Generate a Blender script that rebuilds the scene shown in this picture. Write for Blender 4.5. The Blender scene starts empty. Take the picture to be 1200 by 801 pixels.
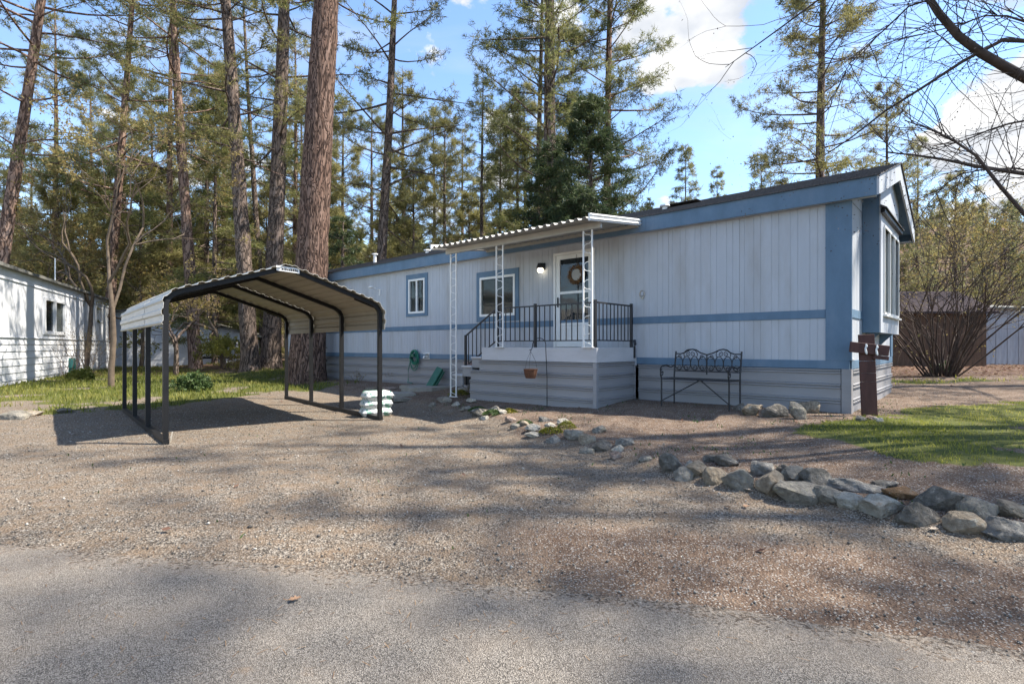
import bpy, math, random
import numpy as np
from mathutils import Vector, Matrix

# ---------------------------------------------------------------- camera, world, sun
S = bpy.context.scene
F_PX, HOR, EYE = 621.0, 405.0, 1.2          # focal length / horizon row in photo pixels, eye height
cam_d = bpy.data.cameras.new("camera")
cam = bpy.data.objects.new("camera", cam_d)
S.collection.objects.link(cam)
cam.location = (0, 0, EYE)
cam.rotation_euler = (math.radians(90), 0, 0)
cam_d.sensor_width = 36.0
cam_d.lens = 36.0 * F_PX / 1200.0
cam_d.shift_y = 4.5 / 1200.0
cam_d.clip_start, cam_d.clip_end = 0.05, 2000
S.camera = cam
S.view_settings.view_transform = 'Standard'
S.view_settings.look = 'None'
S.view_settings.gamma = 1.0
S.view_settings.exposure = 1.66

SUN_EL, SUN_AZ = math.radians(54), math.radians(90 + 1)      # azimuth clockwise from +Y: sun stands on the +X side
sun_dir = Vector((math.sin(SUN_AZ) * math.cos(SUN_EL), math.cos(SUN_AZ) * math.cos(SUN_EL), math.sin(SUN_EL)))
sd = bpy.data.lights.new("sun", 'SUN')
sd.energy, sd.angle, sd.color = 3.8, math.radians(0.53), (1.0, 0.93, 0.82)
so = bpy.data.objects.new("sun", sd)
so.rotation_euler = sun_dir.to_track_quat('Z', 'Y').to_euler()
so.location = (20, 0, 30)
S.collection.objects.link(so)

W = bpy.data.worlds.new("World")
S.world = W
W.use_nodes = True
def build_world():
    nt = W.node_tree; N = nt.nodes; L = nt.links
    for n in list(N): N.remove(n)
    out = N.new('ShaderNodeOutputWorld'); bg = N.new('ShaderNodeBackground')
    bg.inputs['Strength'].default_value = 0.13
    sky = N.new('ShaderNodeTexSky'); sky.sky_type = 'NISHITA'; sky.sun_disc = False
    sky.sun_elevation = SUN_EL; sky.sun_rotation = SUN_AZ
    sky.air_density = 1.0; sky.dust_density = 0.15; sky.ozone_density = 1.6
    tc = N.new('ShaderNodeTexCoord')
    # flatten direction on a cloud layer
    sep = N.new('ShaderNodeSeparateXYZ'); L.new(tc.outputs['Generated'], sep.inputs[0])
    mx = N.new('ShaderNodeMath'); mx.operation = 'MAXIMUM'; mx.inputs[1].default_value = 0.0
    L.new(sep.outputs['Z'], mx.inputs[0])
    ad = N.new('ShaderNodeMath'); ad.operation = 'ADD'; ad.inputs[1].default_value = 0.35
    L.new(mx.outputs[0], ad.inputs[0])
    dv = N.new('ShaderNodeVectorMath'); dv.operation = 'DIVIDE'
    cb = N.new('ShaderNodeCombineXYZ')
    for i in range(3): L.new(ad.outputs[0], cb.inputs[i])
    L.new(tc.outputs['Generated'], dv.inputs[0]); L.new(cb.outputs[0], dv.inputs[1])
    nz = N.new('ShaderNodeTexNoise'); nz.inputs['Scale'].default_value = 5.2
    nz.inputs['Detail'].default_value = 10; nz.inputs['Roughness'].default_value = 0.58
    L.new(dv.outputs[0], nz.inputs['Vector'])
    amp = N.new('ShaderNodeMath'); amp.operation = 'MULTIPLY_ADD'; amp.inputs[1].default_value = 1.75; amp.inputs[2].default_value = -.375
    L.new(nz.outputs['Fac'], amp.inputs[0]); val = amp.outputs[0]
    # cumulus heads: (photo px, py, half angle deg, weight)
    for (px, py, ang, wgt) in ((790, 42, 5.2, .22), (850, 66, 5.2, .22), (897, 84, 4, .15), (808, 84, 4, .10), (740, 150, 6, -.12), (840, 165, 6, -.12), (850, -20, 5, -.10), (860, 180, 8, -.10), (1190, 50, 6, .15), (1140, 150, 4.5, .15),
                               (1200, 175, 6, .18), (980, 200, 9, -.14), (1020, 60, 9, -.16), (700, 160, 8, -.08), (430, 80, 13, -.16), (60, 60, 13, -.12)):
        d = Vector(((px - 600) / F_PX, 1, (HOR - py) / F_PX)).normalized()
        dp = N.new('ShaderNodeVectorMath'); dp.operation = 'DOT_PRODUCT'
        L.new(tc.outputs['Generated'], dp.inputs[0]); dp.inputs[1].default_value = d
        mr = N.new('ShaderNodeMapRange'); mr.interpolation_type = 'SMOOTHSTEP'
        mr.inputs['From Min'].default_value = math.cos(math.radians(ang * 1.25)); mr.inputs['From Max'].default_value = math.cos(math.radians(ang * .35))
        mr.inputs['To Min'].default_value = 0; mr.inputs['To Max'].default_value = wgt
        L.new(dp.outputs['Value'], mr.inputs['Value'])
        a2 = N.new('ShaderNodeMath'); a2.operation = 'ADD'; L.new(val, a2.inputs[0]); L.new(mr.outputs[0], a2.inputs[1]); val = a2.outputs[0]
    m1 = N.new('ShaderNodeMapRange'); m1.interpolation_type = 'SMOOTHSTEP'
    m1.inputs['From Min'].default_value = 0.57; m1.inputs['From Max'].default_value = 0.71
    L.new(val, m1.inputs['Value'])
    # thin veil streaks
    n2 = N.new('ShaderNodeTexNoise'); n2.inputs['Scale'].default_value = 1.7; n2.inputs['Detail'].default_value = 6
    mp = N.new('ShaderNodeMapping'); mp.inputs['Scale'].default_value = (1.0, 3.2, 1.0); mp.inputs['Rotation'].default_value = (0, 0, 0.4)
    L.new(dv.outputs[0], mp.inputs[0]); L.new(mp.outputs[0], n2.inputs['Vector'])
    m2 = N.new('ShaderNodeMapRange'); m2.inputs['From Min'].default_value = 0.46; m2.inputs['From Max'].default_value = 0.72
    m2.inputs['To Max'].default_value = 0.30
    L.new(n2.outputs['Fac'], m2.inputs['Value'])
    mxx = N.new('ShaderNodeMath'); mxx.operation = 'MAXIMUM'; L.new(m1.outputs[0], mxx.inputs[0]); L.new(m2.outputs[0], mxx.inputs[1])
    # cloud body brightness: white heads, greyer bellies
    n3 = N.new('ShaderNodeTexNoise'); n3.inputs['Scale'].default_value = 5.5; n3.inputs['Detail'].default_value = 6
    L.new(dv.outputs[0], n3.inputs['Vector'])
    cr = N.new('ShaderNodeValToRGB')
    cr.color_ramp.elements[0].position = .38; cr.color_ramp.elements[0].color = (1.75, 1.88, 2.1, 1)
    cr.color_ramp.elements[1].position = .58; cr.color_ramp.elements[1].color = (2.85, 2.85, 2.85, 1)
    L.new(n3.outputs['Fac'], cr.inputs[0])
    gain = N.new('ShaderNodeMixRGB'); gain.blend_type = 'MULTIPLY'; gain.inputs[0].default_value = 1
    gain.inputs[2].default_value = (.76, .81, .86, 1)
    L.new(sky.outputs[0], gain.inputs[1])
    mix = N.new('ShaderNodeMixRGB'); L.new(mxx.outputs[0], mix.inputs[0]); L.new(gain.outputs[0], mix.inputs[1]); L.new(cr.outputs[0], mix.inputs[2])
    L.new(mix.outputs[0], bg.inputs['Color']); L.new(bg.outputs[0], out.inputs[0])
build_world()

# ---------------------------------------------------------------- helpers
COL = S.collection
PI = math.pi
R = math.radians

def tag(o, label=None, cat=None, group=None, kind=None):
    if label: o['label'] = label
    if cat: o['category'] = cat
    if group: o['group'] = group
    if kind: o['kind'] = kind
    return o

def thing(name, label, cat, loc=(0, 0, 0), rz=0.0, group=None):
    o = bpy.data.objects.new(name, None)
    o.empty_display_size = .1
    COL.objects.link(o); o.location = loc; o.rotation_euler = (0, 0, rz)
    return tag(o, label, cat, group)

def link(name, me, parent=None, loc=None, rot=None):
    o = bpy.data.objects.new(name, me)
    COL.objects.link(o)
    if parent is not None: o.parent = parent
    if loc is not None: o.location = loc
    if rot is not None: o.rotation_euler = rot
    return o

def np_mesh(name, V, quads=None, tris=None, mat=None, smooth=False):
    me = bpy.data.meshes.new(name)
    V = np.asarray(V, np.float32).reshape(-1, 3)
    parts, tot = [], []
    if quads is not None and len(quads):
        q = np.asarray(quads, np.int32).reshape(-1, 4); parts.append(q.ravel()); tot.append(np.full(len(q), 4, np.int32))
    if tris is not None and len(tris):
        t = np.asarray(tris, np.int32).reshape(-1, 3); parts.append(t.ravel()); tot.append(np.full(len(t), 3, np.int32))
    li = np.concatenate(parts); lt = np.concatenate(tot)
    me.vertices.add(len(V)); me.vertices.foreach_set('co', V.ravel())
    me.loops.add(len(li)); me.loops.foreach_set('vertex_index', li)
    me.polygons.add(len(lt))
    ls = np.zeros(len(lt), np.int32); ls[1:] = np.cumsum(lt)[:-1]
    me.polygons.foreach_set('loop_start', ls); me.polygons.foreach_set('loop_total', lt)
    if smooth: me.polygons.foreach_set('use_smooth', np.ones(len(lt), bool))
    me.update(calc_edges=True)
    if mat is not None: me.materials.append(mat)
    return me

class MB:
    """collects boxes, prisms and bars; build() links them as ONE mesh object"""
    def __init__(s): s.v = []; s.f = []
    def add(s, vs, fs):
        k = len(s.v); s.v += [tuple(v) for v in vs]; s.f += [tuple(i + k for i in f) for f in fs]; return s
    def box(s, lo, hi, M=None, ch=0.0):
        x0, y0, z0 = lo; x1, y1, z1 = hi
        if ch > 0:
            vs, fs = cham_box(lo, hi, ch)
        else:
            vs = [(x0, y0, z0), (x1, y0, z0), (x1, y1, z0), (x0, y1, z0), (x0, y0, z1), (x1, y0, z1), (x1, y1, z1), (x0, y1, z1)]
            fs = [(3, 2, 1, 0), (4, 5, 6, 7), (0, 1, 5, 4), (1, 2, 6, 5), (2, 3, 7, 6), (3, 0, 4, 7)]
        if M is not None: vs = [M @ Vector(v) for v in vs]
        return s.add(vs, fs)
    def prism(s, poly, axis, a0, a1):
        """poly: closed outline in the two other axes (cyclic order), extruded along axis 0/1/2"""
        n = len(poly); vs = []
        for a in (a0, a1):
            for (p, q) in poly:
                vs.append({0: (a, p, q), 1: (p, a, q), 2: (p, q, a)}[axis])
        fs = [tuple(range(n - 1, -1, -1)), tuple(range(n, 2 * n))]
        for i in range(n):
            j = (i + 1) % n; fs.append((i, j, n + j, n + i))
        return s.add(vs, fs)
    def tube(s, pts, r, sides=6, cap=True, closed=False):
        pts = [Vector(p) for p in pts]; n = len(pts)
        rs = [r] * n if not hasattr(r, '__len__') else list(r)
        vs = []; prev = None
        for i, p in enumerate(pts):
            if closed: t = pts[(i + 1) % n] - pts[i - 1]
            else: t = pts[min(i + 1, n - 1)] - pts[max(i - 1, 0)]
            t.normalize()
            ref = Vector((0, 0, 1)) if abs(t.z) < .95 else Vector((1, 0, 0))
            a = t.cross(ref).normalized()
            if prev is not None and a.dot(prev) < 0 and abs(t.z) >= .95: a = -a
            b = t.cross(a); prev = a
            for k in range(sides):
                th = 2 * PI * k / sides
                vs.append(p + (a * math.cos(th) + b * math.sin(th)) * rs[i])
        fs = []
        for i in range(n if closed else n - 1):
            i2 = (i + 1) % n
            for k in range(sides):
                k2 = (k + 1) % sides
                fs.append((i * sides + k, i * sides + k2, i2 * sides + k2, i2 * sides + k))
        if cap and not closed:
            fs.append(tuple(range(sides - 1, -1, -1))); fs.append(tuple(range((n - 1) * sides, n * sides)))
        return s.add(vs, fs)
    def bar(s, a, b, w, h=None, up=(0, 0, 1)):
        """square bar from a to b"""
        h = w if h is None else h
        a = Vector(a); b = Vector(b); t = (b - a).normalized(); u = Vector(up)
        if abs(t.dot(u)) > .98: u = Vector((1, 0, 0))
        x = t.cross(u).normalized(); y = x.cross(t).normalized(); vs = []
        for p in (a, b):
            for (i, j) in ((-1, -1), (1, -1), (1, 1), (-1, 1)): vs.append(p + x * (i * w / 2) + y * (j * h / 2))
        return s.add(vs, [(0, 1, 2, 3), (7, 6, 5, 4), (0, 4, 5, 1), (1, 5, 6, 2), (2, 6, 7, 3), (3, 7, 4, 0)])
    def lathe(s, prof, n=16, c=(0, 0, 0)):
        vs = []
        for (r, z) in prof:
            for k in range(n):
                th = 2 * PI * k / n; vs.append((c[0] + r * math.cos(th), c[1] + r * math.sin(th), c[2] + z))
        fs = []
        for i in range(len(prof) - 1):
            for k in range(n):
                k2 = (k + 1) % n; fs.append((i * n + k, i * n + k2, (i + 1) * n + k2, (i + 1) * n + k))
        return s.add(vs, fs)
    def mesh(s, name, mat, smooth=False):
        me = bpy.data.meshes.new(name); me.from_pydata(s.v, [], s.f)
        if smooth:
            me.polygons.foreach_set('use_smooth', np.ones(len(me.polygons), bool))
        me.materials.append(mat); me.update(); return me
    def build(s, name, mat, parent=None, smooth=False, recalc=True):
        me = s.mesh(name, mat, smooth)
        if recalc:
            import bmesh
            bm = bmesh.new(); bm.from_mesh(me); bmesh.ops.recalc_face_normals(bm, faces=bm.faces); bm.to_mesh(me); bm.free()
        return link(name, me, parent)

def cham_box(lo, hi, c):
    x0, y0, z0 = lo; x1, y1, z1 = hi
    c = min(c, (x1 - x0) * .45, (y1 - y0) * .45, (z1 - z0) * .45)
    vs = []; idx = {}
    for ix, X in enumerate((x0, x1)):
        for iy, Y in enumerate((y0, y1)):
            for iz, Z in enumerate((z0, z1)):
                sx, sy, sz = (1 - 2 * ix), (1 - 2 * iy), (1 - 2 * iz)
                for a in range(3):
                    p = [X + sx * c, Y + sy * c, Z + sz * c]; p[a] = (X, Y, Z)[a]
                    idx[(ix, iy, iz, a)] = len(vs); vs.append(tuple(p))
    fs = []
    for a in range(3):
        b, d = [(1, 2), (0, 2), (0, 1)][a]
        for s_ in (0, 1):
            f = []
            for (p, q) in ((0, 0), (1, 0), (1, 1), (0, 1)):
                k = [0, 0, 0]; k[a] = s_; k[b] = p; k[d] = q; f.append(idx[(k[0], k[1], k[2], a)])
            fs.append(tuple(f))
    for a in range(3):
        b, d = [(1, 2), (0, 2), (0, 1)][a]
        for p in (0, 1):
            for q in (0, 1):
                k0 = [0, 0, 0]; k1 = [0, 0, 0]; k0[b] = k1[b] = p; k0[d] = k1[d] = q; k1[a] = 1
                fs.append((idx[(*k0, b)], idx[(*k1, b)], idx[(*k1, d)], idx[(*k0, d)]))
    for ix in (0, 1):
        for iy in (0, 1):
            for iz in (0, 1): fs.append((idx[(ix, iy, iz, 0)], idx[(ix, iy, iz, 1)], idx[(ix, iy, iz, 2)]))
    return vs, fs

# value noise in the plane
_rg = np.random.RandomState(5)
_lat = _rg.rand(256, 256)
def vnoise(x, y, sc, seed=0):
    x = np.asarray(x, float) / sc + seed * 17.31; y = np.asarray(y, float) / sc + seed * 7.77
    xi = np.floor(x).astype(int); yi = np.floor(y).astype(int); fx = x - xi; fy = y - yi
    fx = fx * fx * (3 - 2 * fx); fy = fy * fy * (3 - 2 * fy)
    g = lambda a, b: _lat[a % 256, b % 256]
    return (g(xi, yi) * (1 - fx) + g(xi + 1, yi) * fx) * (1 - fy) + (g(xi, yi + 1) * (1 - fx) + g(xi + 1, yi + 1) * fx) * fy
def fbm(x, y, sc, seed=0, o=4):
    t = 0; a = .5; s_ = 0
    for i in range(o):
        t = t + a * vnoise(x, y, sc / 2 ** i, seed + i * 3); s_ += a; a *= .5
    return t / s_
def sstep(a, b, x):
    t = np.clip((np.asarray(x, float) - a) / (b - a), 0, 1); return t * t * (3 - 2 * t)

# ---------------------------------------------------------------- materials
def mat_new(name):
    m = bpy.data.materials.new(name); m.use_nodes = True
    nt = m.node_tree; b = nt.nodes['Principled BSDF']
    return m, nt, b
def col4(c): return (c[0], c[1], c[2], 1)
def ramp(nt, fac, stops):
    cr = nt.nodes.new('ShaderNodeValToRGB'); e = cr.color_ramp.elements
    while len(e) < len(stops): e.new(.5)
    for i, (p, c) in enumerate(stops): e[i].position = p; e[i].color = col4(c)
    nt.links.new(fac, cr.inputs[0]); return cr.outputs[0]
def coords(nt, kind='Object', scale=(1, 1, 1), rot=(0, 0, 0)):
    tc = nt.nodes.new('ShaderNodeTexCoord'); mp = nt.nodes.new('ShaderNodeMapping')
    mp.inputs['Scale'].default_value = scale; mp.inputs['Rotation'].default_value = rot
    nt.links.new(tc.outputs[kind], mp.inputs[0]); return mp.outputs[0]
def noise(nt, vec, scale, detail=6, rough=.6):
    n = nt.nodes.new('ShaderNodeTexNoise'); n.inputs['Scale'].default_value = scale
    n.inputs['Detail'].default_value = detail; n.inputs['Roughness'].default_value = rough
    nt.links.new(vec, n.inputs['Vector']); return n.outputs['Fac']
def voro(nt, vec, scale, out='Distance', feature='F1'):
    n = nt.nodes.new('ShaderNodeTexVoronoi'); n.inputs['Scale'].default_value = scale; n.feature = feature
    nt.links.new(vec, n.inputs['Vector']); return n.outputs[out]
def mixc(nt, fac, a, b, mode='MIX'):
    m = nt.nodes.new('ShaderNodeMixRGB'); m.blend_type = mode
    for i, x in ((0, fac), (1, a), (2, b)):
        if isinstance(x, (int, float)): m.inputs[i].default_value = x if i == 0 else (x, x, x, 1)
        elif isinstance(x, tuple): m.inputs[i].default_value = col4(x)
        else: nt.links.new(x, m.inputs[i])
    return m.outputs[0]
def math_n(nt, op, a, b=0.0):
    m = nt.nodes.new('ShaderNodeMath'); m.operation = op
    for i, x in ((0, a), (1, b)):
        if isinstance(x, (int, float)): m.inputs[i].default_value = x
        else: nt.links.new(x, m.inputs[i])
    return m.outputs[0]
def bump(nt, b, h, strength=.3, dist=.01):
    n = nt.nodes.new('ShaderNodeBump'); n.inputs['Strength'].default_value = strength; n.inputs['Distance'].default_value = dist
    nt.links.new(h, n.inputs['Height']); nt.links.new(n.outputs[0], b.inputs['Normal'])
def rnd_island(nt):
    g = nt.nodes.new('ShaderNodeNewGeometry'); return g.outputs['Random Per Island']

def plain(name, c, rough=.6, metal=0.0, var=.15, sc=6.0, bmp=0.0, bsc=60, spec=.4, stretch=(1, 1, 1), dirt=None, dirt_sc=1.2, dlo=.50):
    """painted / plain surface: base colour with blotchy wear, optional grime colour"""
    m, nt, b = mat_new(name)
    v = coords(nt, 'Object', stretch)
    f = noise(nt, v, sc, 8, .65)
    c0 = tuple(x * (1 - var) for x in c); c1 = tuple(min(1, x * (1 + var)) for x in c)
    out = ramp(nt, f, [(.3, c0), (.7, c1)])
    if dirt is not None:
        f2 = noise(nt, v, dirt_sc, 9, .7)
        f2r = ramp(nt, f2, [(dlo, (0, 0, 0)), (dlo + .24, (1, 1, 1))])
        out = mixc(nt, math_n(nt, 'MULTIPLY', f2r, .55), out, dirt)
    nt.links.new(out, b.inputs['Base Color'])
    b.inputs['Roughness'].default_value = rough; b.inputs['Metallic'].default_value = metal
    b.inputs['Specular IOR Level'].default_value = spec
    if bmp: bump(nt, b, noise(nt, v, bsc, 4, .6), bmp, .006)
    return m

def foliage(name, c0, c1, c2, trans=.35):
    m, nt, b = mat_new(name)
    r = rnd_island(nt); v = coords(nt, 'Object'); f = noise(nt, v, .55, 3, .5)
    k = math_n(nt, 'ADD', math_n(nt, 'MULTIPLY', r, .5), math_n(nt, 'SUBTRACT', math_n(nt, 'MULTIPLY', f, 1.5), .5))
    out = ramp(nt, k, [(.1, c0), (.45, c1), (.85, c2)])
    nt.links.new(out, b.inputs['Base Color']); b.inputs['Roughness'].default_value = .55
    b.inputs['Specular IOR Level'].default_value = .3
    tr = nt.nodes.new('ShaderNodeBsdfTranslucent'); nt.links.new(out, tr.inputs['Color'])
    mx = nt.nodes.new('ShaderNodeMixShader'); mx.inputs[0].default_value = trans
    nt.links.new(b.outputs[0], mx.inputs[1]); nt.links.new(tr.outputs[0], mx.inputs[2])
    nt.links.new(mx.outputs[0], nt.nodes['Material Output'].inputs[0])
    return m

def bark(name, dark, mid, light, sc=6.0, flat=.28):
    m, nt, b = mat_new(name)
    v = coords(nt, 'Object', (1, 1, flat))
    vd = noise(nt, v, 3, 3)
    vv = nt.nodes.new('ShaderNodeVectorMath'); vv.operation = 'ADD'; nt.links.new(v, vv.inputs[0])
    cx = nt.nodes.new('ShaderNodeCombineXYZ')
    for i in range(3): nt.links.new(vd, cx.inputs[i])
    nt.links.new(cx.outputs[0], vv.inputs[1])
    d = voro(nt, vv.outputs[0], sc, 'Distance', 'DISTANCE_TO_EDGE')
    cell = voro(nt, vv.outputs[0], sc, 'Color')
    n2 = noise(nt, v, sc * 5, 6, .7)
    edge = ramp(nt, d, [(.02, (0, 0, 0)), (.16, (1, 1, 1))])
    sepc = nt.nodes.new('ShaderNodeSeparateColor'); nt.links.new(cell, sepc.inputs[0])
    plate = mixc(nt, math_n(nt, 'ADD', math_n(nt, 'MULTIPLY', sepc.outputs[0], .5), math_n(nt, 'MULTIPLY', n2, .5)), mid, light)
    out = mixc(nt, edge, dark, plate)
    nt.links.new(out, b.inputs['Base Color']); b.inputs['Roughness'].default_value = .95
    b.inputs['Specular IOR Level'].default_value = .15
    h = math_n(nt, 'ADD', math_n(nt, 'MINIMUM', d, .2), math_n(nt, 'MULTIPLY', n2, .12))
    bump(nt, b, h, .9, .12)
    return m

M = {}
M['siding'] = plain('siding_paint', (.41, .436, .474), .7, var=.08, sc=2.2, bmp=.12, bsc=90, stretch=(1, 1, .22), dirt=(.29, .275, .255), dirt_sc=1.7, dlo=.47)
M['blue'] = plain('blue_trim_paint', (.10, .168, .245), .65, var=.16, sc=3, bmp=.35, bsc=26, stretch=(1, 1, .45), dirt=(.17, .20, .24), dirt_sc=1.5)
M['skirt'] = plain('skirting_metal', (.25, .25, .262), .5, var=.1, sc=1.6, stretch=(.5, 1, 3), dirt=(.24, .22, .20), dirt_sc=1.3)
M['white'] = plain('white_enamel', (.72, .72, .70), .4, var=.05, sc=5, dirt=(.5, .47, .42))
M['porch_paint'] = plain('porch_paint', (.46, .46, .475), .7, var=.08, sc=5, bmp=.3, bsc=45, stretch=(.3, .3, 1), dirt=(.32, .30, .28), dirt_sc=2)
M['black'] = plain('black_iron', (.022, .022, .024), .45, var=.2, sc=20)
M['black_tube'] = plain('black_powder_coat', (.010, .010, .011), .5, var=.15, sc=10, spec=.25, dirt=(.025, .022, .02), dirt_sc=4)
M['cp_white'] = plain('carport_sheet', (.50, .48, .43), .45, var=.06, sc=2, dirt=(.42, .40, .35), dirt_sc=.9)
M['awn'] = plain('awning_metal', (.36, .345, .31), .5, var=.08, sc=3, dirt=(.36, .34, .29), dirt_sc=2)
M['roof'] = plain('shingle', (.075, .07, .07), .95, var=.45, sc=38, bmp=.6, bsc=45)
M['roof2'] = plain('weathered_roof', (.16, .155, .14), .9, var=.3, sc=9, bmp=.4, bsc=25, dirt=(.10, .11, .06))
M['nb_white'] = plain('neighbour_paint', (.66, .67, .69), .7, var=.05, sc=2, stretch=(1, 1, .3), dirt=(.48, .48, .47), dirt_sc=.9)
M['nb_grey'] = plain('neighbour_grey', (.58, .60, .63), .7, var=.08, sc=2, dirt=(.33, .34, .35), dirt_sc=.9)
M['cross'] = plain('stained_board', (.075, .032, .026), .75, var=.35, sc=9, bmp=.4, bsc=40, stretch=(1, 1, .25))
M['dark'] = plain('dark_interior', (.02, .02, .022), .9)
M['blind'] = plain('blind_slat_paint', (.42, .34, .25), .6)
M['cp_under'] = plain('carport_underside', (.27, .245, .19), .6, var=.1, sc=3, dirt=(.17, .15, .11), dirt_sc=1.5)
M['curtain'] = plain('curtain_cloth', (.30, .29, .27), .9, stretch=(6, 6, .2), var=.4)
M['green'] = plain('green_plastic', (.012, .10, .065), .4, var=.25)
M['green_hose'] = plain('green_rubber', (.01, .14, .09), .35, var=.3)
M['teal'] = plain('teal_plastic', (.06, .24, .20), .5, var=.25)
M['bag'] = None
M['shed_brown'] = plain('brown_board', (.095, .055, .034), .85, var=.3, sc=6, bmp=.3, bsc=30, stretch=(2, 2, .3))
M['shed_grey'] = plain('grey_board', (.33, .34, .37), .75, var=.2, sc=5, stretch=(2, 2, .25), dirt=(.2, .2, .2))
M['basket'] = plain('coir_basket', (.10, .045, .025), .95, var=.4, sc=30, bmp=.6, bsc=60)
M['wreath'] = plain('wreath_twig', (.16, .085, .035), .9, var=.5, sc=40)
M['wreath_mid'] = plain('wreath_linen', (.34, .33, .30), .9)
M['pot'] = plain('pink_clay', (.38, .27, .25), .85, var=.15)
M['slab'] = plain('concrete_slab', (.27, .255, .225), .95, var=.2, sc=8, bmp=.4, bsc=40, dirt=(.14, .13, .09), dirt_sc=3)
M['bulb'] = plain('bulb', (1, 1, 1)); 
_b = M['bulb'].node_tree.nodes['Principled BSDF']; _b.inputs['Emission Color'].default_value = (1, .86, .62, 1); _b.inputs['Emission Strength'].default_value = 1.6
M['sidenum'] = plain('brass', (.45, .40, .32), .4, .6)
M['pine_a'] = foliage('pine_needles_green', (.065, .085, .028), (.16, .175, .058), (.29, .27, .11), .5)
M['pine_b'] = foliage('pine_needles_olive', (.11, .11, .038), (.225, .21, .075), (.36, .32, .135), .5)
M['fir'] = foliage('fir_needles_dark', (.022, .040, .018), (.055, .082, .034), (.12, .14, .055), .35)
M['far_pine'] = foliage('far_pine_needles_hazed', (.105, .12, .052), (.205, .21, .092), (.32, .30, .145), .5)  # distance haze is mixed into these paler needle colours
M['bud'] = foliage('budding_leaf', (.12, .085, .032), (.23, .175, .062), (.36, .30, .11), .5)
M['bud_green'] = foliage('young_leaf', (.09, .10, .02), (.18, .18, .035), (.29, .27, .06), .4)
M['bud_dark'] = foliage('dark_bud', (.02, .015, .012), (.05, .035, .03), (.09, .06, .05), .2)
M['leaf_dry'] = foliage('dry_leaf', (.05, .022, .015), (.115, .055, .036), (.24, .14, .09), .2)
M['grass'] = foliage('grass_blade', (.13, .15, .022), (.28, .285, .045), (.45, .40, .11), .6)
M['grass_l'] = foliage('lawn_blade', (.07, .095, .02), (.17, .195, .035), (.32, .295, .085), .5)
M['needle_l'] = foliage('needle_litter', (.10, .05, .025), (.20, .115, .055), (.33, .22, .12), .1)
M['moss'] = foliage('sedum_leaf', (.08, .10, .015), (.17, .16, .02), (.34, .27, .03), .2)
M['weed'] = foliage('weed_leaf', (.03, .06, .018), (.06, .10, .03), (.11, .15, .05), .3)
M['bark_red'] = bark('ponderosa_bark_red', (.060, .038, .030), (.20, .122, .090), (.34, .245, .195), 6.5, .22)
M['bark_big'] = bark('ponderosa_bark_old', (.032, .020, .016), (.135, .077, .056), (.27, .185, .145), 11, .17)
M['bark_grey'] = bark('pine_bark_grey', (.040, .031, .026), (.135, .10, .080), (.26, .20, .165), 7, .25)
M['bark_twig'] = plain('twig_bark', (.055, .04, .033), .9, var=.4, sc=12)
M['bark_bush'] = plain('bush_bark', (.075, .052, .040), .9, var=.45, sc=8)
M['bark_tan'] = plain('tan_bark', (.115, .085, .06), .9, var=.4, sc=8)

def glass(name, tint=(.02, .025, .03), clear=.55):
    m, nt, b = mat_new(name)
    b.inputs['Base Color'].default_value = col4(tint); b.inputs['Roughness'].default_value = .03
    b.inputs['Specular IOR Level'].default_value = .8
    tr = nt.nodes.new('ShaderNodeBsdfTransparent'); tr.inputs['Color'].default_value = (.85, .88, .88, 1)
    mx = nt.nodes.new('ShaderNodeMixShader'); mx.inputs[0].default_value = clear
    nt.links.new(b.outputs[0], mx.inputs[1]); nt.links.new(tr.outputs[0], mx.inputs[2])
    nt.links.new(mx.outputs[0], nt.nodes['Material Output'].inputs[0]); return m
M['glass'] = glass('window_glass', clear=.72)
M['glass_door'] = glass('storm_door_glass', (.03, .035, .04), .5)

def bag_material():
    m, nt, b = mat_new('printed_poly_bag')
    v = coords(nt, 'Object', (1, 1, 1))
    n1 = noise(nt, v, 9, 2, .4); n2 = noise(nt, v, 34, 2, .5)
    base = ramp(nt, noise(nt, v, 5, 4), [(.3, (.55, .57, .56)), (.7, (.74, .75, .72))])
    pr = ramp(nt, n1, [(.59, (0, 0, 0)), (.605, (1, 1, 1))])
    green = mixc(nt, pr, base, (.12, .28, .20))
    pr2 = ramp(nt, n2, [(.58, (0, 0, 0)), (.60, (1, 1, 1))])
    out = mixc(nt, math_n(nt, 'MULTIPLY', pr2, .7), green, (.12, .13, .16))
    nt.links.new(out, b.inputs['Base Color']); b.inputs['Roughness'].default_value = .35
    bump(nt, b, noise(nt, v, 26, 5), .5, .02); return m
M['bag'] = bag_material()

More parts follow.
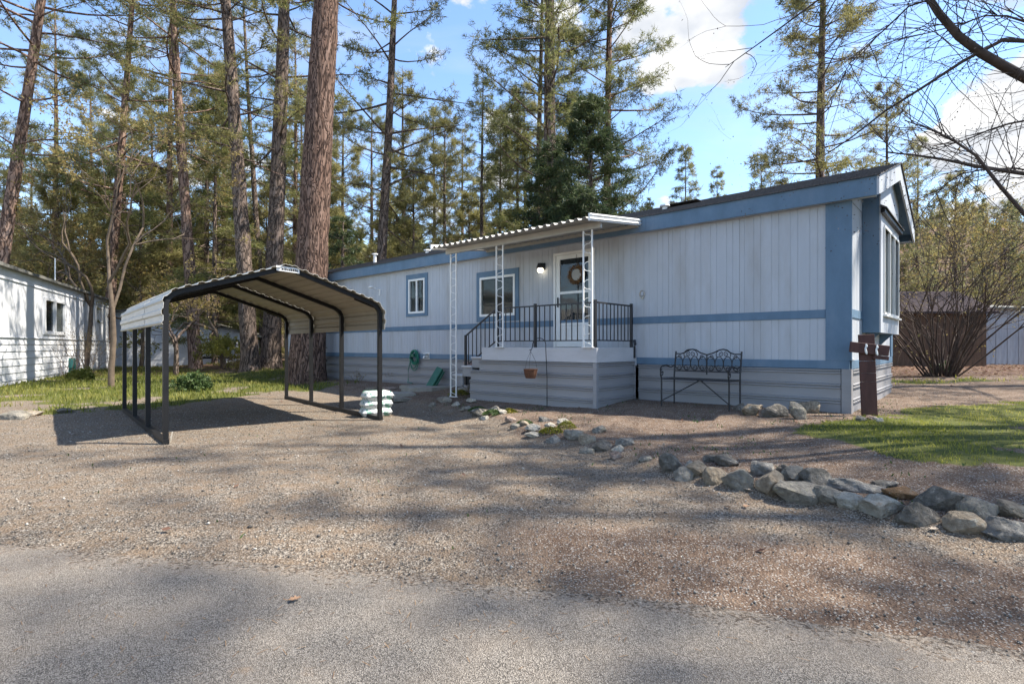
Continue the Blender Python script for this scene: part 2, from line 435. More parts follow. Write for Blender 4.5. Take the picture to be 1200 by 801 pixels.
def rock_material(name, c0, c1, spot):
    m, nt, b = mat_new(name)
    v = coords(nt, 'Object'); f = noise(nt, v, 9, 9, .68); g = noise(nt, v, 32, 6, .7); l = noise(nt, v, 16, 5, .6)
    out = ramp(nt, f, [(.28, tuple(x * .55 for x in c0)), (.45, c0), (.68, c1)])
    out = mixc(nt, ramp(nt, l, [(.58, (0, 0, 0)), (.66, (1, 1, 1))]), out, spot)
    out = mixc(nt, .5, out, ramp(nt, g, [(.3, (.5, .5, .5)), (.7, (1.15, 1.15, 1.15))]), 'MULTIPLY')
    nt.links.new(out, b.inputs['Base Color']); b.inputs['Roughness'].default_value = .92; b.inputs['Specular IOR Level'].default_value = .2
    bump(nt, b, math_n(nt, 'ADD', f, math_n(nt, 'MULTIPLY', g, .7)), 1.0, .06); return m
RK = {
 'dark': rock_material('basalt', (.16, .145, .122), (.27, .245, .21), (.38, .34, .28)),
 'blue': rock_material('slate', (.21, .198, .178), (.35, .33, .30), (.44, .40, .33)),
 'grey': rock_material('fieldstone_grey', (.25, .228, .19), (.42, .38, .32), (.30, .28, .20)),
 'tan': rock_material('fieldstone_tan', (.29, .235, .17), (.47, .395, .30), (.34, .32, .27)),
 'cream': rock_material('quartzite', (.42, .385, .32), (.62, .58, .50), (.36, .30, .23)),
 'orange': rock_material('sandstone', (.30, .17, .08), (.45, .29, .17), (.33, .30, .24)),
 'pink': rock_material('granite_pink', (.32, .23, .18), (.47, .37, .31), (.36, .34, .30)),
}

# ---------------------------------------------------------------- terrain
BORDER = [(9.0, -2.2), (5.0, 1.6), (3.09, 3.22), (2.69, 3.5), (2.18, 4.0), (1.76, 4.53), (1.47, 4.85), (1.03, 5.9), (.28, 6.7), (-.31, 8.3), (-.99, 9.3), (-2.1, 10.9), (-4.5, 13.6), (-9, 19)]
def border_s(x, y):
    """signed distance to the stone border, positive on the house side"""
    x = np.asarray(x, float); y = np.asarray(y, float)
    best = np.full(np.broadcast(x, y).shape, 1e9); sg = np.ones_like(best)
    for (a, b) in zip(BORDER[:-1], BORDER[1:]):
        dx, dy = b[0] - a[0], b[1] - a[1]; L2 = dx * dx + dy * dy
        t = np.clip(((x - a[0]) * dx + (y - a[1]) * dy) / L2, 0, 1)
        d = np.hypot(x - a[0] - t * dx, y - a[1] - t * dy)
        cr = dx * (y - a[1]) - dy * (x - a[0])
        m = d < best
        best = np.where(m, d, best); sg = np.where(m, np.where(cr < 0, 1.0, -1.0), sg)
    return best * sg
def ground_z(x, y):
    x = np.asarray(x, float); y = np.asarray(y, float)
    s = border_s(x, y)
    h = .10 * sstep(-.12, .25, s) + .15 * sstep(.1, 3.0, s) + .10 * sstep(4, 16, s)
    # slight rise towards the far lawn by the drive
    h = h + .10 * sstep(9.5, 16, y) * sstep(.3, -1.5, s)
    # gentle unevenness, none on the street
    amp = sstep(2.2, 3.6, y + .12 * x)
    h = h + amp * (.05 * (fbm(x, y, 2.2, 3) - .5) + .03 * (fbm(x, y, .55, 7) - .5))
    d = np.hypot(x, y)
    h = h + 60.0 * sstep(95, 420, x * .55 + y * .83) * (.6 + .6 * vnoise(x, y, 130, 2)) * sstep(20, 150, x)
    h = h + 14.0 * sstep(120, 420, y) 
    return h
def gz(x, y): return float(ground_z(np.array([x]), np.array([y]))[0])
def pix(px, py):
    """where the view ray through a photo pixel meets the ground"""
    Y = 8.0
    for _ in range(30):
        h = gz((px - 600) / F_PX * Y, Y)
        Y = .5 * Y + .5 * min(60, (EYE - h) * F_PX / max(4, py - HOR))
    X = (px - 600) / F_PX * Y
    return X, Y, gz(X, Y)

def grid_mesh(name, xs, ys, mat, zfun):
    X, Y = np.meshgrid(xs, ys); Z = zfun(X, Y)
    V = np.stack([X, Y, Z], -1).reshape(-1, 3); nx, ny = len(xs), len(ys)
    i = np.arange(nx * ny).reshape(ny, nx)
    q = np.stack([i[:-1, :-1], i[:-1, 1:], i[1:, 1:], i[1:, :-1]], -1).reshape(-1, 4)
    me = np_mesh(name, V, quads=q, mat=mat, smooth=True)
    return me, X, Y
def stretch(lo, hi, step, far, growth=1.16):
    c = list(np.arange(lo, hi + 1e-6, step)); s = step
    up = []; v = c[-1]
    while v < far: s *= growth; v += s; up.append(v)
    s = step; dn = []; v = c[0]
    while v > -far: s *= growth; v -= s; dn.append(v)
    return np.array(dn[::-1] + c + up)

STREET_EDGE = [(-30, 8.2), (-12, 4.9), (-6, 3.86), (-3.2, 3.27), (-1.5, 2.98), (0, 2.70), (1.0, 2.46), (2.05, 2.14), (4, 1.5), (8, .1), (30, -9)]
def street_y(x):
    return np.interp(x, [p[0] for p in STREET_EDGE], [p[1] for p in STREET_EDGE])
LAWN_R = [(3.15, 6.0), (3.9, 6.75), (4.6, 7.2), (5.8, 7.8), (7.1, 8.4), (9.2, 9.5), (13, 11), (14, 8), (9, 4.6), (5.5, 4.3), (4.25, 4.4), (3.6, 4.6), (3.35, 5.2)]
def in_poly(x, y, P, soft=.35):
    """soft inside mask of a polygon"""
    x = np.asarray(x, float); y = np.asarray(y, float)
    ins = np.zeros(x.shape, bool); best = np.full(x.shape, 1e9)
    for i in range(len(P)):
        a = P[i]; b = P[(i + 1) % len(P)]
        c = ((a[1] > y) != (b[1] > y)) & (x < (b[0] - a[0]) * (y - a[1]) / (b[1] - a[1] + 1e-12) + a[0]); ins ^= c
        dx, dy = b[0] - a[0], b[1] - a[1]; t = np.clip(((x - a[0]) * dx + (y - a[1]) * dy) / (dx * dx + dy * dy), 0, 1)
        best = np.minimum(best, np.hypot(x - a[0] - t * dx, y - a[1] - t * dy))
    return sstep(-soft, soft, np.where(ins, best, -best))
LAWN_L = [(-40, 13.5), (-14, 9.3), (-10.4, 9.1), (-8.2, 9.5), (-6.9, 10.3), (-5.6, 11.8), (-5.4, 13.0), (-4.2, 15.0), (-6.5, 18), (-9, 24), (-12, 30), (-22, 34), (-60, 40)]
STRIP_R = [(6.5, 12.2), (9.3, 12.0), (16, 12.4), (26, 16), (17, 14.8), (9.8, 13.8), (7.6, 13.4)]
def zones(x, y):
    n = fbm(x, y, 1.1, 11, 5); n2 = fbm(x, y, .4, 23, 4)
    g = np.maximum.reduce([in_poly(x, y, LAWN_R, .5), .8 * in_poly(x, y, LAWN_L, 1.1), .7 * in_poly(x, y, STRIP_R, .8)])
    grass = sstep(.42, .62, g * .75 + (n - .5) * .9 + (n2 - .5) * .5 + .08 * (g > .3))
    s = border_s(x, y)
    dirt = np.clip(sstep(-.15, .35, s) * (.55 + .8 * n) + .8 * sstep(.55, .75, fbm(x, y, 1.7, 31)) * sstep(14, 4, y), 0, 1)
    # the bare brown verge beside the street
    dirt = np.maximum(dirt, .95 * sstep(1.1, .15, np.abs(y - street_y(x) - .42)) * sstep(-1.6, 1.2, x + (n - .5)))
    # tyre-worn dark needles at the drive's back end, leaf mould right of the home
    litter = sstep(.35, .6, in_poly(x, y, [(5.2, 13.2), (7.5, 14.2), (30, 17), (40, 40), (5, 40)], .8) + (n - .5) * .6)
    litter = np.maximum(litter, .75 * sstep(20, 27, np.hypot(x, y)))
    return grass, dirt, litter

def ground_material():
    m, nt, b = mat_new('ground_gravel_dirt_grass')
    v = coords(nt, 'Object')
    at = nt.nodes.new('ShaderNodeAttribute'); at.attribute_name = 'zone'
    sp = nt.nodes.new('ShaderNodeSeparateColor'); nt.links.new(at.outputs['Color'], sp.inputs[0])
    big = noise(nt, v, .8, 6, .6); mid = noise(nt, v, 5, 6, .65); fine = noise(nt, v, 60, 5, .7)
    cells = voro(nt, v, 85, 'Color'); sc = nt.nodes.new('ShaderNodeSeparateColor'); nt.links.new(cells, sc.inputs[0])
    cells2 = voro(nt, v, 130, 'Color'); sc2 = nt.nodes.new('ShaderNodeSeparateColor'); nt.links.new(cells2, sc2.inputs[0])
    cd = voro(nt, v, 85, 'Distance')
    grav = ramp(nt, math_n(nt, 'ADD', math_n(nt, 'MULTIPLY', sc.outputs[0], .55), math_n(nt, 'MULTIPLY', sc2.outputs[1], .45)),
                [(.15, (.050, .042, .035)), (.40, (.135, .112, .09)), (.62, (.215, .18, .142)), (.85, (.40, .36, .305))])
    grav = mixc(nt, ramp(nt, mid, [(.42, (0, 0, 0)), (.66, (.75, .75, .75))]), grav, (.215, .152, .10))
    dirt = ramp(nt, math_n(nt, 'ADD', math_n(nt, 'MULTIPLY', mid, .5), math_n(nt, 'MULTIPLY', fine, .5)),
                [(.33, (.060, .038, .028)), (.5, (.15, .102, .072)), (.66, (.265, .195, .14))])
    dirt = mixc(nt, ramp(nt, sc2.outputs[0], [(.86, (0, 0, 0)), (.9, (1, 1, 1))]), dirt, (.37, .34, .30))
    grs = ramp(nt, mid, [(.3, (.05, .065, .018)), (.55, (.11, .12, .032)), (.75, (.20, .175, .075))])
    lit = ramp(nt, math_n(nt, 'ADD', math_n(nt, 'MULTIPLY', sc.outputs[1], .5), math_n(nt, 'MULTIPLY', mid, .5)),
               [(.25, (.045, .03, .022)), (.5, (.12, .075, .05)), (.75, (.24, .165, .11))])
    wob = math_n(nt, 'MULTIPLY', math_n(nt, 'SUBTRACT', fine, .5), .9)
    def edge(o):
        return ramp(nt, math_n(nt, 'ADD', o, wob), [(.35, (0, 0, 0)), (.65, (1, 1, 1))])
    out = mixc(nt, edge(sp.outputs[1]), grav, dirt)
    out = mixc(nt, edge(sp.outputs[0]), out, grs)
    out = mixc(nt, edge(sp.outputs[2]), out, lit)
    out = mixc(nt, .35, out, ramp(nt, big, [(.35, (.72, .70, .68)), (.65, (1.12, 1.1, 1.08))]), 'MULTIPLY')
    nt.links.new(out, b.inputs['Base Color']); b.inputs['Roughness'].default_value = .95; b.inputs['Specular IOR Level'].default_value = .15
    h = math_n(nt, 'ADD', math_n(nt, 'MULTIPLY', cd, 1.0), math_n(nt, 'MULTIPLY', fine, .8))
    bump(nt, b, h, .8, .018)
    return m
def asphalt_material():
    m, nt, b = mat_new('worn_asphalt')
    v = coords(nt, 'Object')
    cells = voro(nt, v, 240, 'Color'); sc = nt.nodes.new('ShaderNodeSeparateColor'); nt.links.new(cells, sc.inputs[0])
    cd = voro(nt, v, 240, 'Distance')
    base = ramp(nt, sc.outputs[0], [(.1, (.08, .070, .060)), (.5, (.18, .160, .137)), (.9, (.33, .296, .255))])
    mid = noise(nt, v, 2.2, 7, .65); f3 = noise(nt, v, 9, 6, .7)
    base = mixc(nt, ramp(nt, mid, [(.4, (0, 0, 0)), (.7, (.55, .55, .55))]), base, (.235, .195, .155))
    ndl = ramp(nt, math_n(nt, 'ADD', math_n(nt, 'MULTIPLY', noise(nt, v, 1.3, 4), .6), math_n(nt, 'MULTIPLY', f3, .4)), [(.60, (0, 0, 0)), (.70, (1, 1, 1))])
    base = mixc(nt, math_n(nt, 'MULTIPLY', ndl, .6), base, (.30, .20, .115))
    base = mixc(nt, .5, base, ramp(nt, f3, [(.3, (.8, .8, .8)), (.7, (1.15, 1.15, 1.15))]), 'MULTIPLY')
    at = nt.nodes.new('ShaderNodeAttribute'); at.attribute_name = 'rim'
    gsc = voro(nt, v, 85, 'Color'); gs = nt.nodes.new('ShaderNodeSeparateColor'); nt.links.new(gsc, gs.inputs[0])
    loose = ramp(nt, gs.outputs[0], [(.15, (.065, .050, .038)), (.5, (.155, .118, .087)), (.85, (.30, .255, .205))])
    rim = ramp(nt, math_n(nt, 'ADD', at.outputs['Fac'], math_n(nt, 'ADD', math_n(nt, 'MULTIPLY', math_n(nt, 'SUBTRACT', gs.outputs[1], .5), .5), math_n(nt, 'MULTIPLY', math_n(nt, 'SUBTRACT', f3, .5), 1.4))), [(.42, (0, 0, 0)), (.58, (1, 1, 1))])
    base = mixc(nt, rim, base, loose)
    nt.links.new(base, b.inputs['Base Color']); b.inputs['Roughness'].default_value = .9; b.inputs['Specular IOR Level'].default_value = .25
    bump(nt, b, math_n(nt, 'ADD', cd, math_n(nt, 'MULTIPLY', noise(nt, v, 220, 3), .8)), .8, .008)
    return m

def build_ground():
    xs = stretch(-8, 8, .075, 900); ys = stretch(1.2, 11, .075, 900)
    me, X, Y = grid_mesh('ground', xs, ys, ground_material(), ground_z)
    g, d, l = zones(X, Y)
    c = np.ones((X.size, 4), np.float32); c[:, 0] = g.ravel(); c[:, 1] = d.ravel(); c[:, 2] = l.ravel()
    a = me.color_attributes.new('zone', 'FLOAT_COLOR', 'POINT'); a.data.foreach_set('color', c.ravel())
    tag(link('ground', me), kind='structure')
    # the street: a sheet with a crumbled edge, feathering down into the gravel
    xs = np.concatenate([np.arange(-30, -7, .4), np.arange(-7, 7, .045), np.arange(7, 30, .4)])
    ys = np.concatenate([-np.geomspace(30, .05, 24) , np.linspace(0, .42, 18)])
    X, T = np.meshgrid(xs, ys)
    e = street_y(xs) + .16 * (fbm(xs, xs * 0, .5, 41, 5) - .5) - .0
    Y = T - .42 + e[None, :] + .25
    over = sstep(-.15, .42, T)
    Z = ground_z(X, Y) + .014 - .030 * over
    V = np.stack([X, Y, Z], -1).reshape(-1, 3); ny, nx = X.shape
    i = np.arange(nx * ny).reshape(ny, nx)
    q = np.stack([i[:-1, :-1], i[:-1, 1:], i[1:, 1:], i[1:, :-1]], -1).reshape(-1, 4)
    me = np_mesh('street', V, quads=q, mat=asphalt_material(), smooth=True)
    rim = sstep(-.30, .40, T) * 1.05
    c = np.repeat(rim.ravel()[:, None], 4, 1).astype(np.float32); a = me.color_attributes.new('rim', 'FLOAT_COLOR', 'POINT'); a.data.foreach_set('color', c.ravel())
    tag(link('street', me), kind='structure')
build_ground()

# ---------------------------------------------------------------- the mobile home
O = (4.72, 7.4)
HU = Vector((-.743, .669, 0)).normalized(); HN = Vector((-.669, -.743, 0)).normalized()
HROT = math.atan2(HU.y, HU.x)
HL, HD = 17.2, 4.2
def Hw(t, d, z=0.0):
    p = HU * t + HN * d
    return (O[0] + p.x, O[1] + p.y, z)
def hthing(name, label, cat, t, d, z, group=None):
    return thing(name, label, cat, Hw(t, d, z), HROT, group)

def groove_panel(w, h, seed, groove=.005):
    """a sheet of siding with routed grooves, local x along the wall, y outward, z up"""
    gs = [.10, .20, .36, .46, .62, .72, .88, .98, 1.12]
    gs = [g for g in gs if g < w - .03]
    poly = [(0, -.02), (0, 0)]
    for g in gs: poly += [(g - .006, 0), (g - .003, -groove), (g + .003, -groove), (g + .006, 0)]
    poly += [(w, 0), (w, -.02)]
    return MB().prism(poly, 2, 0, h)

def build_home():
    root = hthing('mobile_home', 'long pale grey mobile home with slate blue trim and a boxed bay on its end', 'mobile home', 0, 0, 0)
    # inner shell (keeps rooms dark and lightproof) built as separate sheets so that windows are real openings
    wins = {'a': (6.25, 7.34, 1.87, 2.77), 'b': (9.36, 10.04, 2.05, 2.95), 'door': (4.24, 5.13, 1.17, 3.03)}
    core = MB()
    zs0, zs1 = .95, 3.25
    cuts = sorted([0.012, HL] + [w for k in wins.values() for w in k[:2]])
    for a, b in zip(cuts[:-1], cuts[1:]):
        hit = [k for k in wins.values() if k[0] - 1e-6 <= a and b <= k[1] + 1e-6]
        if hit:
            k = hit[0]
            if k[2] > zs0 + .02: core.box((a, -.10, zs0), (b, -.022, k[2]))
            core.box((a, -.10, k[3]), (b, -.022, zs1))
        else: core.box((a, -.10, zs0), (b, -.022, zs1))
    core.box((HL - .1, -HD, zs0), (HL, -.10, zs1)); core.box((.012, -HD, zs0), (HL - .1, -HD + .1, zs1))
    core.box((.012, -HD + .1, zs0), (.1, -.10, zs1))
    core.box((.1, -HD + .1, zs0), (HL - .1, -.10, zs0 + .1))
    core.box((.1, -HD + .1, 3.1), (HL - .1, -.10, zs1))
    core.build('wall', M['dark'], root)
    # siding sheets, two rows
    def sheets(z0, z1):
        t = .298; i = 0; cache = {}
        while t < HL - .05:
            w = min(1.2, HL - t)
            segs = [(z0, z1, t, t + w)]
            for k in wins.values():
                new = []
                for (a0, a1, p, q) in segs:
                    if k[0] >= q or k[1] <= p or k[2] >= a1 or k[3] <= a0: new.append((a0, a1, p, q)); continue
                    if p < k[0] - .01: new.append((a0, a1, p, k[0]))
                    if q > k[1] + .01: new.append((a0, a1, k[1], q))
                    pp, qq = max(p, k[0]), min(q, k[1])
                    if a0 < k[2] - .01: new.append((a0, k[2], pp, qq))
                    if a1 > k[3] + .01: new.append((k[3], a1, pp, qq))
                segs = new
            for (a0, a1, p, q) in segs:
                key = (round(q - p, 3), round(a1 - a0, 3))
                if key not in cache: cache[key] = groove_panel(q - p - .004, a1 - a0, i).mesh('siding_panel', M['siding'])
                link('siding_panel', cache[key], root, (p + .002, 0, a0))
            t += w; i += 1
    sheets(.99, 1.595); sheets(1.72, 3.23)
    # end wall (faces the lawn): grooved sheets turned round the corner; local outward -x
    d = .0
    for (s0, s1) in ((.03, .93), (.93, 2.05), (2.05, 3.03), (3.03, 3.98)):
        for (z0, z1) in ((.99, 1.595), (1.72, 3.23)):
            o = link('siding_panel', groove_panel(s1 - s0 - .004, z1 - z0, 1).mesh('siding_panel', M['siding']), root, (0, -s1 + .002, z0), (0, 0, PI / 2))
    # gable infill above the end wall
    zt, zr = 3.25, 4.02
    g = MB().prism([(-.02, 3.236), (-.02, 3.33), (-HD / 2, 3.33 + .32 * HD / 2), (-HD + .02, 3.33), (-HD + .02, 3.236)], 0, -.004, .05)
    g.build('gable_panel', M['siding'], root)
    MB().prism([(-.02, 3.236), (-.02, 3.33), (-HD / 2, 3.33 + .32 * HD / 2), (-HD + .02, 3.33), (-HD + .02, 3.236)], 0, HL - .05, HL + .004).build('gable_panel', M['siding'], root)
    # bands and corner boards
    for nm, z0, z1, pr in (('band_trim', 1.598, 1.717, .014), ('bottom_trim', .875, .992, .020)):
        t = -.001; L_ = (0.0, 4.9, 9.8, 14.7, HL)
        for a, b_ in zip(L_[:-1], L_[1:]):
            a2 = .30 if (a == 0 and nm == 'band_trim') else a
            MB().box((a2 + .002, -.02, z0), (b_ - .002, pr, z1)).build(nm, M['blue'], root)
        MB().box((-pr, -HD + .01, z0), (-.0, -.022, z1)).build(nm, M['blue'], root)
    MB().box((-.024, -.02, .994), (.296, .024, 3.24)).build('corner_board', M['blue'], root)
    MB().box((-.022, -HD - .02, .994), (.0, -HD + .22, 3.24)).build('corner_board', M['blue'], root)
    MB().box((-.026, -.26, 1.0), (-.001, -.022, 1.02)).build('corner_board', M['siding'], root)
    # fascia along the eave in long boards, with the gable rakes and shingled roof
    e, gv = .15, .33
    FL = (-gv, 3.05, 7.6, 11.2, HL + gv)
    for a, b_ in zip(FL[:-1], FL[1:]):
        MB().box((a + .001, e - .025, 3.215), (b_ - .001, e, 3.475)).build('fascia_board', M['blue'], root)
        MB().box((a + .001, -HD - e, 3.215), (b_ - .001, -HD - e + .025, 3.475)).build('fascia_board', M['blue'], root)
    MB().box((-gv + .02, 0.0, 3.222), (HL + gv, e - .026, 3.24)).build('soffit', M['siding'], root)
    MB().box((-gv + .02, -HD - e + .026, 3.222), (HL + gv, -HD, 3.24)).build('soffit', M['siding'], root)
    rise = .32
    def rz(d): return 3.475 + rise * min(d + 0, e - d) if False else 3.475 + rise * ((e - d) if d > -HD / 2 else (d + HD + e))
    mid = -HD / 2
    for (x0, x1) in ((-gv - .028, -gv), (HL + gv, HL + gv + .028)):
        for sgn in (0, 1):
            d0 = e if sgn == 0 else -HD - e
            poly = [(d0, 3.215), (d0, 3.475), (mid, rz(mid)), (mid, rz(mid) - .27)]
            MB().prism(poly, 0, x0, x1).build('rake_board', M['siding'] if x0 < 0 else M['blue'], root)
    for sgn in (0, 1):                                   # sloping gable soffits
        d0 = 0.0 if sgn == 0 else -HD
        za = 3.475 + rise * e
        poly = [(d0, za - .16), (d0, za - .145), (mid, rz(mid) - .145), (mid, rz(mid) - .16)]
        MB().prism(poly, 0, -gv, -.006).build('gable_soffit', M['blue'], root)
    rf = MB()
    nseg = 12                                            # shingle courses laid as lapped strips
    for side in (0, 1):
        for k in range(nseg):
            d_a = e + .03 - (e + .03 - mid) * k / nseg; d_b = e + .03 - (e + .03 - mid) * (k + 1) / nseg
            if side: d_a, d_b = -HD - d_a, -HD - d_b
            za, zb = rz(d_a if not side else d_a), rz(d_b)
            rf.prism([(d_a, za + .004), (d_a, za + .028), (d_b, zb + .016), (d_b, zb + .004)], 0, -gv - .05, HL + gv + .05)
    roof = rf.build('roof', M['roof'], root)
    for (t, h) in ((3.2, .05), (10.4, .06), (13.0, .25)):
        v = MB().lathe([(.0, h), (.09, h), (.10, h - .03), (.05, h - .04), (.05, -.15)], 12, (t, -.9, rz(-.9) + .05)).build('roof_vent', M['white'], roof)
    MB().box((2.6, -1.6, rz(-1.6) - .1), (3.3, -1.0, rz(-1.0) + .10), ch=.02).build('roof_vent', M['roof'], roof)
    MB().box((8.6, -1.7, rz(-1.7) - .2), (9.5, -1.0, rz(-1.0) + .14), ch=.05).build('skylight', M['white'], roof)
    # skirting: rows of ribbed metal strip
    def skirt_prof(z0, z1):
        return [(-.03, z0), (0.0, z0), (0.0, z1 - .072), (.024, z1 - .064), (.024, z1 - .048), (-.004, z1 - .040), (-.004, z1 - .030), (.024, z1 - .024), (.024, z1 - .010), (-.006, z1 - .001), (-.03, z1 - .001)]
    for k in range(4):
        z1 = .872 - .21 * k; z0 = z1 - .209
        for (a, b_) in ((.11, 3.27), (6.0, 9.6), (9.6, 13.4), (13.4, HL)):
            MB().prism(skirt_prof(z0, z1), 0, a + .001, b_ - .001).build('skirting_strip', M['skirt'], root)
        o = MB().prism(skirt_prof(z0, z1), 0, .0, HD - .12).build('skirting_strip', M['skirt'], root)
        o.location = (.0, -HD + .01, 0); o.rotation_euler = (0, 0, PI / 2)
    MB().box((-.02, -.10, .0), (.10, .02, .873)).build('skirting_corner', M['skirt'], root)
    MB().box((.0, -HD, .0), (HL, -HD + .05, .87)).build('skirting_strip', M['skirt'], root)
    MB().box((HL - .05, -HD + .06, .0), (HL, -.05, .87)).build('skirting_strip', M['skirt'], root)
    # windows
    def window(k, div, dressing):
        t0, t1, z0, z1 = k; c = .055
        w = MB()
        top = z1 + .13; bot = z0 - .12 if dressing == 'blind' else z0 - .08
        w.box((t0 - .11, .001, bot), (t0 - c + .05, .022, top)).box((t1 + c - .05, .001, bot), (t1 + .11, .022, top))
        w.box((t0 - .004, .001, z1 + .004), (t1 + .004, .022, top)).box((t0 - .004, .001, bot), (t1 + .004, .022, z0 - .004))
        wo = w.build('window', M['blue'], root)
        f = MB(); fw = .05
        f.box((t0, -.05, z0), (t0 + fw, .03, z1)).box((t1 - fw, -.05, z0), (t1, .03, z1))
        f.box((t0 + fw, -.05, z0), (t1 - fw, .03, z0 + fw)).box((t0 + fw, -.05, z1 - fw), (t1 - fw, .03, z1))
        if div: f.box(((t0 + t1) / 2 - .025, -.045, z0 + fw), ((t0 + t1) / 2 + .025, .026, z1 - fw))
        f.build('window_frame', M['white'], wo)
        MB().box((t0 + fw, -.012, z0 + fw), (t1 - fw, -.008, z1 - fw)).build('pane', M['glass'], wo)
        if dressing == 'blind':
            mesh = MB().box((0, -.012, 0), (t1 - t0 - .12, .012, .0025)).mesh('blind_slat', M['blind'])
            n = int((z1 - z0 - .1) / .027)
            for i in range(n): link('blind_slat', mesh, wo, (t0 + .06, -.035, z0 + .06 + i * .027), (.7, 0, 0))
        else:
            for (a, b_) in ((t0 + .05, t0 + .30), (t1 - .20, t1 - .05)):
                cm = MB(); n = 10
                poly = [(a + (b_ - a) * i / n, -.06 + .012 * (i % 2)) for i in range(n + 1)] + [(b_, -.075), (a, -.075)]
                cm.prism(poly, 2, z0 + .03, z1 - .03).build('curtain', M['curtain'], wo)
    window(wins['a'], False, 'blind'); window(wins['b'], True, 'curtain')
    # storm door
    t0, t1, z0, z1 = wins['door']
    dr = MB(); dr.box((t0 - .05, -.04, z0), (t0, .035, z1 + .05)).box((t1, -.04, z0), (t1 + .05, .035, z1 + .05)).box((t0, -.04, z1), (t1, .035, z1 + .05))
    door = dr.build('door', M['white'], root)
    lf = MB(); sw = .10; y0, y1 = -.02, .018
    lf.box((t0 + .004, y0, z0 + .01), (t0 + sw, y1, z1 - .004)).box((t1 - sw, y0, z0 + .01), (t1 - .004, y1, z1 - .004))
    lf.box((t0 + sw, y0, z1 - .09), (t1 - sw, y1, z1 - .004)).box((t0 + sw, y0, 2.24), (t1 - sw, y1, 2.29))
    lf.box((t0 + sw, y0, 1.60), (t1 - sw, y1, 1.66)).box((t0 + sw, y0 + .01, z0 + .10), (t1 - sw, y1 - .008, 1.60)).box((t0 + sw, y0, z0 + .01), (t1 - sw, y1, z0 + .10))
    lf.build('door_leaf', M['white'], door)
    MB().box((t0 + sw, -.004, 1.66), (t1 - sw, .0, 2.24)).build('pane', M['glass_door'], door)
    MB().box((t0 + sw, -.004, 2.29), (t1 - sw, .0, z1 - .09)).build('pane', M['glass_door'], door)
    MB().box((t0 + .0, -.085, z0), (t1, -.075, z1)).build('inner_door', plain('inner_door_paint', (.20, .21, .23), .6), door)
    MB().box((t1 - .075, .018, 1.98), (t1 - .045, .05, 2.18), ch=.008).build('handle', M['black'], door)
    MB().box((t0 - .05, -.04, z0 - .02), (t1 + .05, .045, z0 + .005)).build('threshold', M['sidenum'], door)
    # lit lantern by the door
    la = MB(); cx = 5.47
    la.lathe([(.0, .20), (.05, .19), (.075, .13), (.085, .09), (.075, .085), (.0, .085)], 14, (cx, .10, 2.72)); la.box((cx - .05, 0, 2.78), (cx + .05, .03, 2.92)); la.bar((cx, .02, 2.88), (cx, .10, 2.90), .018)
    lamp = la.build('porch_lamp', M['black'], root)
    MB().lathe([(.0, .0), (.045, .005), (.062, .04), (.062, .075), (.05, .088), (.0, .088)], 14, (cx, .10, 2.715)).build('lamp_glass', M['bulb'], lamp)
    # small hardware: a coiled cable cover, junction box, hose bib
    MB().tube([(3.19 + .045 * math.cos(a), .02, 2.12 + .07 * math.sin(a)) for a in np.linspace(0, 2 * PI, 14)[:-1]], .009, 5, closed=True).build('cable_loop', M['sidenum'], root)
    MB().box((3.165, .0, 2.10), (3.215, .03, 2.17), ch=.006).build('outlet_box', M['siding'], root)
    MB().box((3.30, .0, .84), (3.36, .045, 1.22), ch=.006).build('conduit', M['siding'], root)
    br = MB(); br.box((11.35, 0, 2.62), (11.40, .03, 2.80)); br.bar((11.37, .02, 2.78), (11.37, .30, 2.83), .02); br.box((11.30, .26, 2.80), (11.44, .36, 2.86), ch=.02)
    br.build('wall_light', M['white'], root)
    hb = MB(); hb.tube([(9.25, 0, .93), (9.25, .12, .93), (9.25, .15, .88)], .025, 8); hb.lathe([(0, .05), (.06, .045), (.06, .03), (0, .03)], 10, (9.25, .08, .96)); hb.box((9.16, 0, .86), (9.34, .02, 1.03), ch=.01)
    hb.build('hose_bib', M['white'], root)
    # bay on the end wall, local outward -x
    b = .22; s0, s1 = .92, 3.03; z0, z1 = 1.40, 3.24
    wy0, wy1, wz0, wz1 = s0 + .30, s1 - .12, 1.72, 3.02
    bx = MB()
    bx.box((-b, -s0 - .03, z0), (-.006, -s0, 3.64)).box((-b, -s1, z0), (-.006, -s1 + .03, 3.64)).box((-b, -s1 + .03, z0), (-.001, -s0 - .03, z0 + .03)).box((-b, -s1 + .03, z1 - .03), (-.001, -s0 - .03, z1))
    bay = bx.build('bay', M['blue'], root)
    fr = MB()
    fr.box((-b - .02, -s0, z0), (-b, -wy0, z1)).box((-b - .02, -wy1, z0), (-b, -s1, z1)) if False else None
    fr.box((-b - .02, -wy0, z0), (-b - .001, -s0, z1)).box((-b - .02, -s1, z0), (-b - .001, -wy1, z1))
    fr.box((-b - .02, -wy1, z0), (-b - .001, -wy0, wz0)).box((-b - .02, -wy1, wz1), (-b - .001, -wy0, z1))
    fr.build('bay_front', M['siding'], bay)
    f = MB(); x0, x1 = -b - .04, -b + .02; fw = .05
    f.box((x0, -wy0, wz0), (x1, -wy0 + .04, wz1)).box((x0, -wy1 - .04, wz0), (x1, -wy1, wz1)).box((x0, -wy1, wz0 - .04), (x1, -wy0, wz0)).box((x0, -wy1, wz1), (x1, -wy0, wz1 + .04))
    wid = wy1 - wy0
    for q in (.36, .68): f.box((x0, -wy0 - wid * q - .02, wz0), (x1, -wy0 - wid * q + .02, wz1))
    f.box((x0 - .03, -wy1 - .06, wz0 - .07), (x1, -wy0 + .06, wz0 - .041))
    f.build('bay_window_frame', M['white'], bay)
